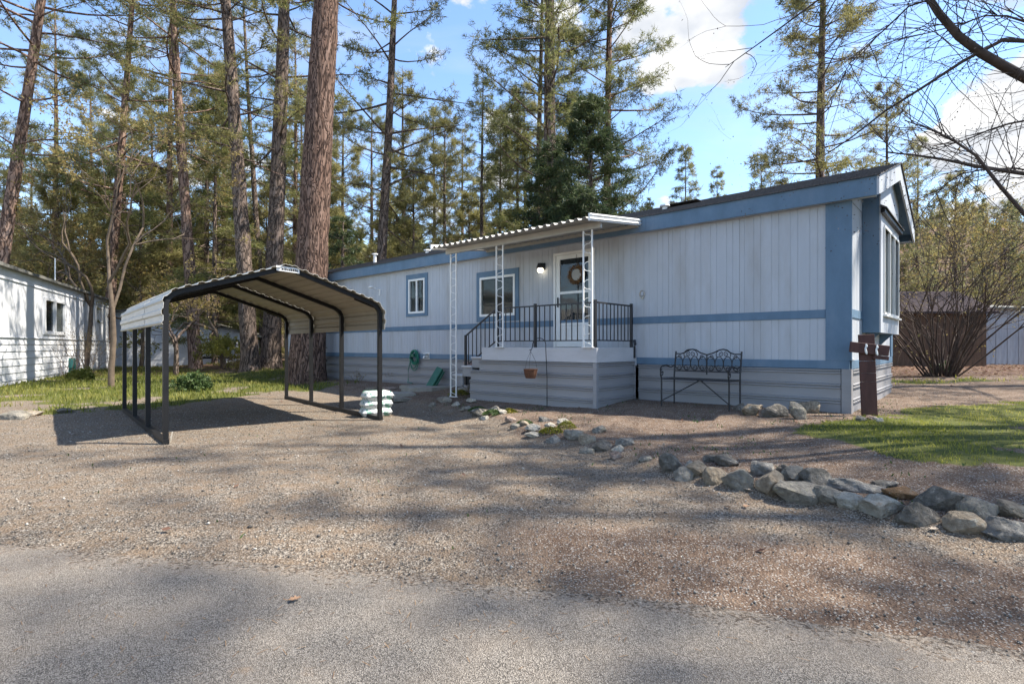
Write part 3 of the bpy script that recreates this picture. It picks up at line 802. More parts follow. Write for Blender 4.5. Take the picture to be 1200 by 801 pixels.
    for q0, q1 in ((0, .36), (.36, .68), (.68, 1)):
        MB().box((-b - .004, -wy0 - wid * q1 + .02, wz0), (-b, -wy0 - wid * q0 - .02, wz1)).build('pane', M['glass'], bay)
    poly = [(-b + .05 + .012 * (i % 2), -wy0 - (wid) * i / 30) for i in range(31)] + [(-b + .08, -wy1), (-b + .08, -wy0)]
    MB().prism(poly, 2, wz0, wz1).build('curtain', M['curtain'], bay)
    sf = lambda s: 3.475 + rise * e - .17 + rise * min(s, HD - s)
    MB().prism([(-s0, z1 + .002), (-s1, z1 + .002), (-s1, sf(s1)), (-HD / 2, sf(HD / 2)), (-s0, sf(s0))], 0, -b - .018, -b - .002).build('bay_gable', M['siding'], bay)
    # pent strip over the bay window and its brackets
    pr = [(-b - .10, z1 + .005), (-b - .10, z1 + .02), (-b - .021, z1 + .07), (-b - .021, z1 + .03)]
    mb = MB(); k = len(pr)
    vs = [(x, -s0 + .03, z) for x, z in pr] + [(x, -s1 - .03, z) for x, z in pr]
    mb.add(vs, [tuple(range(k - 1, -1, -1)), tuple(range(k, 2 * k))] + [(i, (i + 1) % k, k + (i + 1) % k, k + i) for i in range(k)])
    mb.build('bay_roof', M['roof'], bay)
    MB().box((-b - .075, -s1 - .035, z1 - .055), (-b - .022, -s0 + .035, z1 + .003)).build('bay_gutter', M['black_tube'], bay)
    for s in (s0 + .35, s1 - .35):
        MB().prism([(-.002, z0 - .001), (-b + .03, z0 - .001), (-.05, z0 - .17), (-.002, z0 - .2)], 1, -s - .03, -s + .03).build('bracket', M['blue'], bay) if False else \
        MB().add([(-.002, -s - .03, z0), (-b + .03, -s - .03, z0), (-.002, -s - .03, z0 - .2), (-.002, -s + .03, z0), (-b + .03, -s + .03, z0), (-.002, -s + .03, z0 - .2)],
                 [(0, 1, 2), (5, 4, 3), (0, 3, 4, 1), (1, 4, 5, 2), (2, 5, 3, 0)]).build('bracket', M['blue'], bay)
    return root
home = build_home()

# ---------------------------------------------------------------- porch, awning and what is on them
def lattice_post(mb, t, d, z0, z1, w=.17):
    r = .022
    for s in (-w / 2, w / 2): mb.box((t + s - r / 2, d - r / 2, z0), (t + s + r / 2, d + r / 2, z1))
    mb.box((t - w / 2 - .02, d - .03, z0), (t + w / 2 + .02, d + .03, z0 + .012))
    n = max(4, int((z1 - z0) / .145)); hh = (z1 - z0) / n
    for i in range(n):
        a = z0 + hh * i; s = 1 if i % 2 else -1; iw = w / 2 - r / 2
        # an S-scroll of bent strip between the two bars
        pts = []
        for k in range(9):
            f = k / 8; pts.append((t + s * iw * math.cos(PI * f), d, a + hh * (f + .14 * math.sin(2 * PI * f))))
        mb.tube(pts, .006, 4, cap=False)
def build_porch():
    root = hthing('front_porch', 'grey painted porch with ribbed skirting, side steps and black iron railing', 'porch', 0, 0, 0)
    T0, T1, D, ZD = 3.33, 5.95, 1.30, 1.17
    # deck planks run away from the wall
    n = 19; w = (T1 - T0) / n
    me = MB().box((.003, .06, -.035), (w - .003, D - .002, 0), ch=.004).mesh('deck_plank', M['porch_paint'])
    for i in range(n): link('deck_plank', me, root, (T0 + i * w, 0, ZD))
    MB().box((T0, D, ZD - .245), (T1, D + .03, ZD - .004)).build('rim_board', M['porch_paint'], root)
    MB().box((T0 - .03, .02, ZD - .245), (T0 - .001, D + .03, ZD - .004)).build('rim_board', M['porch_paint'], root)
    MB().box((T1 + .001, .02, ZD - .245), (T1 + .03, D, ZD - .004)).build('rim_board', M['porch_paint'], root)
    MB().box((T0 + .02, .06, .1), (T1 - .02, D - .04, ZD - .04)).build('frame', M['dark'], root)
    def prof(z0, z1):
        return [(-.03, z0), (0.0, z0), (0.0, z1 - .068), (.024, z1 - .060), (.024, z1 - .046), (-.004, z1 - .038), (-.004, z1 - .028), (.024, z1 - .022), (.024, z1 - .010), (-.006, z1 - .001), (-.03, z1 - .001)]
    for k in range(4):
        z1 = .922 - .20 * k; z0 = z1 - .199
        TL = (6.05, 6.30, 6.32, 6.32)[k]
        o = MB().prism(prof(z0, z1), 0, T0 + .06, TL).build('skirting_strip', M['skirt'], root); o.location = (0, D - .004, 0)
        o = MB().prism(prof(z0, z1), 0, .06, D - .06).build('skirting_strip', M['skirt'], root); o.location = (T0 + .004, 0, 0); o.rotation_euler = (0, 0, PI / 2)
    MB().box((T0 - .016, D - .055, .02), (T0 + .056, D + .018, .921)).build('corner_post', M['skirt'], root)
    MB().box((T0 - .014, .02, .02), (T0 + .02, .055, .921)).build('corner_post', M['skirt'], root)
    # steps down the far side, along the wall
    for i, (a, z) in enumerate(((5.985, .985), (6.265, .80), (6.545, .615))):
        st = MB().box((a, .12, z - .04), (a + .30, D + .02, z), ch=.01).build('stair_tread', M['porch_paint'], root)
        MB().box((a + .005, .13, z - .22), (a + .285, D - .01, z - .041)).build('riser', M['skirt'], root)
    # railing
    zt, zb, rr = 1.93, 1.30, .026
    dfr = D - .05
    rail = MB(); rail.box((T0 + .05, dfr - rr / 2, zt - rr), (5.60, dfr + rr / 2, zt)); rail.box((T0 + .05, dfr - rr / 2, zb - .02), (5.60, dfr + rr / 2, zb))
    for t in (T0 + .05, 4.66, 5.60): rail.box((t - .022, dfr - .022, ZD - .003), (t + .022, dfr + .022, zt + .03))
    ro = rail.build('railing', M['black'], root)
    bal = MB().box((-.007, -.007, 0), (.007, .007, zt - rr - zb)).mesh('baluster', M['black'])
    t = T0 + .05 + .118
    while t < 5.52:
        if abs(t - 4.66) > .04: link('baluster', bal, ro, (t, dfr, zb))
        t += .118
    rail = MB(); tt = T0 + .03
    rail.box((tt - rr / 2, .10, zt - rr), (tt + rr / 2, dfr - .026, zt)); rail.box((tt - rr / 2, .10, zb - .02), (tt + rr / 2, dfr - .026, zb))
    rail.box((tt - .022, .08, ZD - .16), (tt + .022, .124, zt + .03))
    ro = rail.build('railing', M['black'], root)
    for i in range(9): link('baluster', bal, ro, (tt, .10 + .118 * (i + 1), zb)) if .10 + .118 * (i + 1) < dfr - .05 else None
    # sloping stair rail
    a, c = Vector((5.62, dfr, zt - .01)), Vector((6.50, dfr, 1.40)); lo = Vector((0, 0, -.62))
    rail = MB(); rail.bar(a, c, rr); rail.bar(a + lo, c + lo + Vector((-.1, 0, .06)), rr * .8)
    rail.box((6.48, dfr - .02, .40), (6.52, dfr + .02, 1.42))
    ro = rail.build('stair_railing', M['black'], root)
    bs = MB().box((-.007, -.007, 0), (.007, .007, .60)).mesh('baluster', M['black'])
    for i in range(7):
        f = (i + .7) / 7.4; p = a.lerp(c, f) + lo; link('baluster', bs, ro, (p.x, p.y, p.z))
    # black bracket on the wall-side rail foot
    MB().bar((T0 - .03, .10, 1.30), (T0 - .07, .14, 1.22), .04).box((T0 - .05, .09, .98), (T0 - .031, .13, 1.2)).build('rail_bracket', M['black'], root)
    return root
build_porch()

def build_awning():
    root = hthing('porch_awning', 'off-white corrugated metal awning on scrolled lattice posts over the porch', 'awning', 0, 0, 0)
    T0, T1, d0, d1 = 3.18, 6.97, .155, 1.75
    za, zb = 3.36, 3.17                                       # sheet height at the wall and at the front
    p = .158; nsh = 5; per = (T1 - T0) / nsh
    def sheet(a, b_):
        pts = []; x = a
        while x < b_ - 1e-6:
            for (f, h) in ((0, 0), (.16, 0), (.34, .040), (.62, .040), (.82, 0)):
                if x + f * p < b_: pts.append((x + f * p, h))
            x += p
        pts.append((b_, 0)); mb = MB(); n = len(pts); vs = []
        for (d, z) in ((d0, za), (d1, zb)):
            for th in (0, .004):
                for (t, h) in pts: vs.append((t, d, z + h + th))
        fs = []
        for i in range(n - 1):
            fs += [(i, i + 1, 2 * n + i + 1, 2 * n + i), (n + i, 3 * n + i, 3 * n + i + 1, n + i + 1), (2 * n + i, 2 * n + i + 1, 3 * n + i + 1, 3 * n + i), (i, n + i, n + i + 1, i + 1)]
        fs += [(0, 2 * n, 3 * n, n), (n - 1, 2 * n - 1, 4 * n - 1, 3 * n - 1)]
        return mb.add(vs, fs)
    k = int(round((T1 - T0) / p / nsh)) * p; a = T0
    for i in range(nsh):
        b_ = T1 if i == nsh - 1 else a + k
        sheet(a, b_ - .001).build('awning_sheet', M['awn'], root); a = b_
    # end caps with two rolled beads
    for t in (T0 - .035, T1 + .003):
        poly = [(d0 + .0, za - .03), (d0, za + .085), (d1 + .01, zb + .085), (d1 + .01, zb - .03)]
        e = MB().prism(poly, 0, t, t + .03)
        for o_ in (.06, .0): e.tube([(t - .004 if t < 5 else t + .034, d0, za + o_), (t - .004 if t < 5 else t + .034, d1, zb + o_)], .014, 6)
        e.build('end_cap', M['white'], root)
    MB().box((T0 + .02, 1.32, 3.10), (T1, 1.38, 3.205)).build('front_beam', M['awn'], root)
    MB().box((T0, d0 - .002, za - .06), (T1, d0 + .03, za - .004)).build('wall_hanger', M['awn'], root)
    for t in (3.46, 5.45): 
        mb = MB(); lattice_post(mb, t, 1.35, 1.171, 3.099); mb.build('lattice_post', M['white'], root)
    mb = MB(); lattice_post(mb, 6.76, 1.35, gz(*Hw(6.76, 1.35)[:2]) + .03, 3.099); mb.build('lattice_post', M['white'], root)
    return root
build_awning()

def build_wreath():
    t, z = 4.60, 2.60
    root = hthing('wreath', 'brown twig wreath with a pale round centre hung on the storm door', 'wreath', t, .05, z)
    rg = random.Random(4)
    mb = MB()
    for k in range(46):
        a0 = rg.uniform(0, 2 * PI); L = rg.uniform(.7, 1.6); r = rg.uniform(.125, .185); pts = []
        for i in range(6):
            a = a0 + L * i / 5; rr = r + .02 * math.sin(i * 1.7 + k); pts.append((rr * math.cos(a), rg.uniform(-.018, .018), rr * math.sin(a)))
        mb.tube(pts, .006, 4)
    for k in range(150):
        a = rg.uniform(0, 2 * PI); r = rg.uniform(.12, .2); b_ = rg.uniform(-.05, .05)
        p = Vector((r * math.cos(a), rg.uniform(.0, .04), r * math.sin(a))); q = p + Vector((rg.uniform(-.03, .03), .01, rg.uniform(-.03, .03)))
        mb.tube([p, p.lerp(q, .5) + Vector((0, .006, 0)), q], [.003, .009, .002], 4)
    mb.build('twig_ring', M['wreath'], root)
    MB().add([(.115 * math.cos(a), .0, .115 * math.sin(a)) for a in np.linspace(0, 2 * PI, 25)[:-1]] + [(.115 * math.cos(a), -.012, .115 * math.sin(a)) for a in np.linspace(0, 2 * PI, 25)[:-1]],
             [tuple(range(24)), tuple(range(47, 23, -1))] + [(i, 24 + i, 24 + (i + 1) % 24, (i + 1) % 24) for i in range(24)]).build('centre_disc', M['wreath_mid'], root)
    MB().bar((0, 0, .17), (0, -.01, .40), .012, .003).build('hanger_strap', M['black'], root)
build_wreath()

def build_hose():
    t, z = 9.72, .93
    root = hthing('garden_hose', 'green garden hose coiled on a wall hanger beside the white tap', 'hose', t, .03, z)
    rg = random.Random(8); mb = MB()
    for k in range(9):
        r = .13 + .012 * (k % 4); off = .015 + .014 * (k // 2); sg = .03 * rg.random(); pts = []
        for i in range(26):
            a = 2 * PI * i / 26; x = r * .95 * math.cos(a); zz = r * 1.1 * math.sin(a) - .02 - (sg if math.sin(a) < 0 else 0)
            pts.append((x + rg.uniform(-.006, .006), off + .006 * math.sin(a * 2 + k), zz))
        mb.tube(pts, .011, 6, closed=True)
    for (r, h, o_) in ((.15, .30, .07), (.19, .36, .05)):
        pts = [(r * math.cos(PI * f), o_, -h * math.sin(PI * f) - .02) for f in np.linspace(0, 1, 16)]
        mb.tube(pts, .010, 6)
    mb.tube([(.15, .05, -.1), (.18, .1, -.35), (.12, .15, -.62), (.05, .22, -.68), (-.25, .3, -.68)], .010, 6)
    mb.build('hose', M['green_hose'], root, smooth=True)
    h = MB(); h.box((-.09, -.028, -.06), (.09, -.018, .08)); h.prism([(.05 * math.cos(a), .05 * math.sin(a) + .02) for a in np.linspace(0, PI, 9)] + [(-.05, -.02), (.05, -.02)], 1, -.018, .11)
    h.build('hose_hanger', M['green'], root)
build_hose()

def build_lean():
    root = hthing('folding_step', 'dark green plastic folding board leaning on the skirting by the porch steps', 'folding board', 8.72, .40, gz(*Hw(8.72, .40)[:2]))
    Mx = Matrix.Rotation(R(26), 4, 'X') @ Matrix.Rotation(R(-16), 4, 'Y')
    MB().box((-.11, -.03, 0), (.13, .03, .56), Mx, ch=.012).build('front_leaf', M['green'], root)
    mb = MB().box((-.12, -.10, 0.0), (.14, -.04, .53), Mx, ch=.012)
    mb.build('rear_leaf', M['green'], root)
    h = MB()
    for zz in (.12, .42): h.box((.12, -.06, zz), (.15, .0, zz + .05), Mx)
    h.build('hinge', M['black'], root)
build_lean()

def build_pot():
    x, y, z = Hw(6.88, 1.0)[0], Hw(6.88, 1.0)[1], 0
    root = thing('flower_pot', 'pale pink clay pot standing behind the outer lattice post by the steps', 'flower pot', (*Hw(6.70, .9)[:2], .616))
    MB().lathe([(0, 0), (.10, 0), (.13, .05), (.155, .20), (.165, .21), (.165, .25), (.14, .25), (.135, .2), (0, .2)], 18).build('pot', M['pot'], root, smooth=False)
    MB().lathe([(0, .215), (.137, .205)], 12).build('soil', M['dark'], root)
build_pot()

def spiral(c, r0, turns, start, n=18, y=0.0, flip=1):
    pts = []
    for i in range(n + 1):
        f = i / n; r = r0 * (1 - .82 * f); a = start + flip * turns * 2 * PI * f
        pts.append((c[0] + r * math.cos(a), y, c[1] + r * math.sin(a)))
    return pts
def build_bench():
    Wd = 1.06; t0 = 1.38; df, db = .78, .32
    root = hthing('garden_bench', 'black wrought iron garden bench with scrolled back standing against the grey skirting', 'bench', t0, 0, .27)
    # local: x along wall 0..Wd, y from db to df, z up; near end (street corner) is x=0
    b = MB(); r = .011
    for x in (0, Wd): b.tube([(x, db, -.05), (x, db, .45), (x, db - .07, .84)], .013, 6)
    b.tube([(x, db - .045 - .03 * (z_ > .84), z_) for x, z_ in [(0, .80), (.10, .80), (.16, .82), (.22, .86), (.28, .875), (.34, .865), (.42, .82), (Wd / 2, .785), (.64, .82), (.72, .865), (.78, .875), (.84, .86), (.90, .82), (.96, .80), (Wd, .80)]], .011, 6)
    yb = db - .035
    b.tube([(0, db - .02, .52), (Wd, db - .02, .52)], .010, 6); b.tube([(Wd / 2, yb, .47), (Wd / 2, yb - .01, .80)], .010, 6)
    bk = b.build('backrest', M['black'], root)
    s = MB()
    for h0 in (0.0, Wd / 2):
        w = Wd / 2
        for k in range(4):
            c = h0 + w * (k + .5) / 4; rr = w / 8
            s.tube([(c + rr * 1.0 * math.cos(a), yb, .645 + .115 * math.sin(a)) for a in np.linspace(0, 2 * PI, 15)[:-1]], .007, 5, closed=True)
            s.tube(spiral((c, .575), .045, 1.2, PI / 2, y=yb + .004, flip=1 if k % 2 else -1), .006, 5)
        for k in (-1, 1):
            s.tube(spiral((h0 + w / 2 + k * .045, .80), .042, 1.3, PI / 2 if k > 0 else PI / 2, y=yb, flip=k), .006, 5)
            s.tube(spiral((h0 + w / 2 + k * .19, .755), .038, 1.2, -PI / 2, y=yb, flip=-k), .006, 5)
        s.tube([(h0 + w / 2 + .115 * math.cos(a), yb, .79 + .085 * math.sin(a)) for a in np.linspace(-.5, PI + .5, 13)], .007, 5)
    s.build('scrollwork', M['black'], bk)
    st = MB()
    st.tube([(0, db, .40), (0, df, .41), (Wd, df, .41), (Wd, db, .40), (0, db, .40)], .010, 6)
    sm = MB().box((0, -.010, -.002), (Wd, .010, .003)).mesh('seat_slat', M['black'])
    so_ = st.build('seat', M['black'], root)
    for i in range(7): link('seat_slat', sm, so_, (0, db + .055 + .058 * i, .412))
    for x in (0, Wd):
        MB().tube([(x, df, -.05), (x, df, .41)], .012, 6).build('leg', M['black'], root)
        a = MB().tube([(x, db - .03, .62), (x, db + .12, .58), (x, db + .30, .62), (x, df - .02, .61), (x, df + .04, .56), (x, df + .035, .48), (x, df, .41)], .011, 6)
        a.tube([(x, df - .02 + q[0], .50 + q[2]) for q in spiral((0, 0), .06, 1.3, PI / 2, flip=-1)], .008, 5)
        a.build('armrest', M['black'], root)
    br = MB(); br.tube([(.0, df - .02, .06), (Wd / 2 - .02, (db + df) / 2, .38)], .009, 5); br.tube([(Wd, df - .02, .06), (Wd / 2 + .02, (db + df) / 2, .38)], .009, 5); br.tube([(Wd / 2 - .05, (db + df) / 2, .385), (Wd / 2 + .05, (db + df) / 2, .385)], .009, 5)
    br.build('brace', M['black'], root)
build_bench()

def build_cross():
    x, y, z = pix(1019, 487)
    root = thing('wooden_cross', 'dark red-brown plank cross with two white hooks leaning before the home corner', 'cross', (x, y, z), R(-12))
    tl = Matrix.Rotation(R(-2.2), 4, 'Y')
    pcs = ((-.05, .46), (.463, .575), (.578, .74), (.743, .93), (.933, 1.10))
    for a, b_ in pcs:
        MB().box((-.095, -.02, a), (.095, .02, b_), tl, ch=.004).build('upright_board', M['cross'], root)
    ta = Matrix.Translation((-.03, 0, .83)) @ Matrix.Rotation(R(7), 4, 'Y')
    MB().box((-.235, -.062, .005), (.235, -.022, .145), ta, ch=.004).build('arm_board', M['cross'], root)
    MB().box((.06, -.058, -.05), (.245, -.022, .002), ta, ch=.004).build('arm_board', M['cross'], root)
    for xx in (-.055, .075):
        pts = [ta @ Vector((xx + dx, -.075, zz)) for dx, zz in ((-.004, .135), (.006, .105), (-.004, .075), (.004, .045), (.012, .02), (.02, .0))]
        MB().tube(pts, [.010, .015, .011, .014, .014, .008], 6).build('hook', M['white'], root)
build_cross()

def build_crook():
    x, y, z = pix(641, 477)
    root = thing('shepherd_hook', 'thin black shepherd hook standing before the porch skirting', 'plant hook', (x, y, z), R(0))
    pts = [(0, 0, -.15), (0, 0, .5), (-.02, 0, 1.0)]
    for a in np.linspace(0, PI * 1.05, 12): pts.append((-.135 + .115 * math.cos(a), 0, 1.08 + .12 * math.sin(a)))
    pts += [(-.262, 0, 1.02), (-.28, 0, .99), (-.305, 0, 1.0)]
    MB().tube(pts, .0075, 7).build('hook_pole', M['black'], root, smooth=True)
    MB().bar((-.06, 0, .02), (.06, 0, .02), .01).build('foot_bar', M['black'], root)
    hx, hy, hz = x - .285, y, z + .985
    b = thing('hanging_basket', 'brown coir hanging basket dangling from the shepherd hook', 'hanging basket', (hx, hy, hz - .48))
    MB().lathe([(0, 0), (.085, .0), (.105, .06), (.122, .15), (.128, .155), (.118, .16), (.10, .06), (0, .03)], 18).build('basket', M['basket'], b)
    MB().lathe([(0, .115), (.114, .12)], 14).build('soil', M['dark'], b)
    w = MB()
    for a in (0.3, 2.4, 4.5): w.tube([(.122 * math.cos(a), .122 * math.sin(a), .15), (.09 * math.cos(a), .09 * math.sin(a), .30), (0.0, 0, .47)], .0028, 4)
    w.tube([(0, 0, .46), (.012, 0, .48), (0, 0, .50)], .004, 4)
    w.build('hanger_wire', M['black'], b)
build_crook()

# ---------------------------------------------------------------- carport
def build_carport():
    FLp = Vector((-4.25, 6.5, 0)); FRp = Vector((-2.13, 8.53, 0))
    ah = (FRp - FLp); Wd = ah.length; ah.normalize(); lh = Vector((-.663, .749, 0)).normalized(); Ln = 4.36
    root = thing('carport', 'open steel carport with black tube frame and off-white ribbed roof sheets on the gravel drive', 'carport', (FLp.x, FLp.y, 0))
    def C(a, l, z): v = ah * a + lh * l; return Vector((v.x, v.y, z))
    gzl = lambda a, l: gz(FLp.x + C(a, l, 0).x, FLp.y + C(a, l, 0).y)
    hp, zb = 2.30, 1.70                                     # peak and start of the bend (tube centre lines)
    zr = 1.90                                               # eave where the slope starts
    def arch(off=0.0, nb=6):
        """tube path from the foot of one bend to the other (a, z)"""
        pts = [(0 - off, zb)]
        for i in range(1, nb + 1):
            f = i / nb; pts.append((0 - off + (.22 + off) * (1 - math.cos(f * 1.25)) / (1 - math.cos(1.25)), zb + (zr + off - zb) * math.sin(f * 1.25) / math.sin(1.25)))
        return pts + [(Wd / 2, hp + off)] + [(Wd - a, z) for a, z in pts[::-1]]
    tw = .06
    for i in range(4):
        l = Ln * i / 3
        for a in (0, Wd):
            g = gzl(a, l)
            MB().bar(C(a, l, g), C(a, l, zb + .02), tw, tw, up=lh).build('post', M['black_tube'], root)
        p = arch(); mb = MB()
        for q, s in zip(p[:-1], p[1:]): mb.bar(C(q[0], l, q[1]), C(s[0], l, s[1]), tw, tw, up=lh)
        mb.build('rafter', M['black_tube'], root)
        for sd_ in (0, 1):                                   # corner knee braces
            a0, a1 = (0.02, .42) if sd_ == 0 else (Wd - .02, Wd - .42)
            MB().bar(C(a0, l + .045, 1.80), C(a1, l + .045, 1.93), .025, .025, up=lh).build('brace', M['black_tube'], root) if i in (0, 3) else None
    for a in (0, Wd):
        MB().bar(C(a, -.05, gzl(a, 0) + .03), C(a, Ln + .05, gzl(a, Ln) + .03), .062, .06).build('base_rail', M['black_tube'], root)
    # ribbed sheets: corrugation follows the arch, ribs run along the carport
    prof = []
    path = [(-.036, 1.46)] + [(a, z) for a, z in arch(.036)] + [(Wd + .036, 1.46)]
    path = np.array(path); seg = np.hypot(*np.diff(path, axis=0).T); cum = np.concatenate([[0], np.cumsum(seg)]); tot = cum[-1]
    p = .155; half = tot / 2; s = half - math.floor(half / p) * p - p
    svals = []
    k = s
    while k < tot + p:
        for f, h in ((0, 0), (.30, 0), (.42, 1), (.72, 1), (.88, 0)):
            x = k + f * p
            if -1e-6 <= x <= tot: svals.append((x, h))
        k += p
    svals = sorted(svals + [(0, 0), (tot, 0)])
    sv = np.array([q[0] for q in svals]); hv = np.array([q[1] for q in svals]) * .020
    A = np.interp(sv, cum, path[:, 0]); Z = np.interp(sv, cum, path[:, 1])
    tA = np.gradient(A, sv + np.arange(len(sv)) * 1e-7); tZ = np.gradient(Z, sv + np.arange(len(sv)) * 1e-7); nn = np.hypot(tA, tZ); nA, nZ = -tZ / nn, tA / nn
    cut = [0, np.searchsorted(sv, cum[2] + .02), len(sv) // 2, np.searchsorted(sv, tot - cum[2] - .02), len(sv) - 1]
    names = ['side_panel', 'roof_panel', 'roof_panel', 'side_panel']
    for b_ in range(3):
        l0 = Ln * b_ / 3 - (.10 if b_ == 0 else 0); l1 = Ln * (b_ + 1) / 3 + (.10 if b_ == 2 else -.004)
        lift = .004 * (b_ == 1)
        for j in range(4):
            idx = np.arange(cut[j], cut[j + 1] + 1); mb = MB(); vs = []; n = len(idx)
            for l in (l0, l1):
                for th in (0.0, .004):
                    for i in idx:
                        o_ = hv[i] + th + lift; vs.append(C(A[i] + nA[i] * o_, l, Z[i] + nZ[i] * o_))
            fs = []
            for i in range(n - 1):
                fs += [(i, i + 1, 2 * n + i + 1, 2 * n + i), (n + i, 3 * n + i, 3 * n + i + 1, n + i + 1), (i, n + i, n + i + 1, i + 1), (2 * n + i, 2 * n + i + 1, 3 * n + i + 1, 3 * n + i)]
            fs += [(0, 2 * n, 3 * n, n), (n - 1, 2 * n - 1, 4 * n - 1, 3 * n - 1)]
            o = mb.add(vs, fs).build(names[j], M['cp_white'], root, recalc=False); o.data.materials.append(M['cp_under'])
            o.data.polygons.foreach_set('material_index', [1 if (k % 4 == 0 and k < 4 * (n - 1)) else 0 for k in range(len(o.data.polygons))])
    # maker's plate under the front peak: a pale strip with dark print
    pl = MB(); c = C(Wd / 2 - .02, -.09, 2.20)
    dn = -lh
    def plate(a0, a1, z0, z1, off, mb, zsl=-.0):
        q = [C(a0, -.075 - off, z0), C(a1, -.075 - off, z0 + zsl), C(a1, -.075 - off, z1 + zsl), C(a0, -.075 - off, z1)]
        q2 = [v + lh * .006 for v in q]
        mb.add(q + q2, [(0, 1, 2, 3), (7, 6, 5, 4), (0, 4, 5, 1), (1, 5, 6, 2), (2, 6, 7, 3), (3, 7, 4, 0)])
    plate(Wd / 2 - .17, Wd / 2 + .15, 2.245, 2.315, 0, pl, -.015)
    po = pl.build('maker_plate', M['white'], root)
    tx = MB(); rg = random.Random(2); a = Wd / 2 - .10
    while a < Wd / 2 + .11:
        w = rg.uniform(.010, .022); plate(a, a + w, 2.262 - (a - Wd / 2 + .17) * .047, 2.262 - (a - Wd / 2 + .17) * .047 + rg.choice((.026, .034)), .004, tx); a += w + .008
    tx.build('plate_print', M['dark'], po)
    # two anchor stakes at the near feet
    for a in (0, Wd): MB().bar(C(a + .05, .06, gzl(a, 0) - .05), C(a + .10, .16, gzl(a, 0) + .12), .012).build('anchor', M['sidenum'], root)
build_carport()

def soft_bag(seed, w, d, h):
    rg = np.random.RandomState(seed); nx, ny = 14, 10
    u = np.linspace(-1, 1, nx); v = np.linspace(-1, 1, ny); V = []; 
    for sgn in (1, -1):
        for y in v:
            for x in u:
                e = (1 - abs(x) ** 5) * (1 - abs(y) ** 5); b = max(0, e) ** .38
                zz = sgn * h / 2 * b * (1 + .10 * math.sin(3 * x + seed) * math.cos(2.3 * y + seed) + .05 * rg.randn() * (sgn > 0))
                V.append((x * w / 2 * (1 - .05 * (1 - b)), y * d / 2 * (1 - .05 * (1 - b)), zz + h / 2))
    q = []
    for s in (0, 1):
        o_ = s * nx * ny
        for j in range(ny - 1):
            for i in range(nx - 1):
                f = [o_ + j * nx + i, o_ + j * nx + i + 1, o_ + (j + 1) * nx + i + 1, o_ + (j + 1) * nx + i]
                q.append(f if s == 0 else f[::-1])
    return V, q
bx, by, bz = pix(439, 489)
by += .22; bx -= .04
for k, (lab, dx, rz_) in enumerate((('white printed plastic sack at the bottom of the stack by the carport post', 0, .52),
                                   ('white printed plastic sack in the middle of the stack by the carport post', .01, .60),
                                   ('white printed plastic sack with green edge, topmost of the stack by the carport post', .03, .68))):
    V, q = soft_bag(k + 3, .53 - .01 * k, .34, .165)
    o = link('bag', np_mesh('bag', V, quads=q, mat=M['bag'], smooth=True), None, (bx + dx, by, bz - .01 + .137 * k), (0, 0, rz_))
    tag(o, lab, 'bag', 'stacked sacks by the carport post')
    if k == 2:
        MB().box((-.2, .12, .135), (.2, .16, .165), ch=.01).build('bag_seam', M['green'], o)

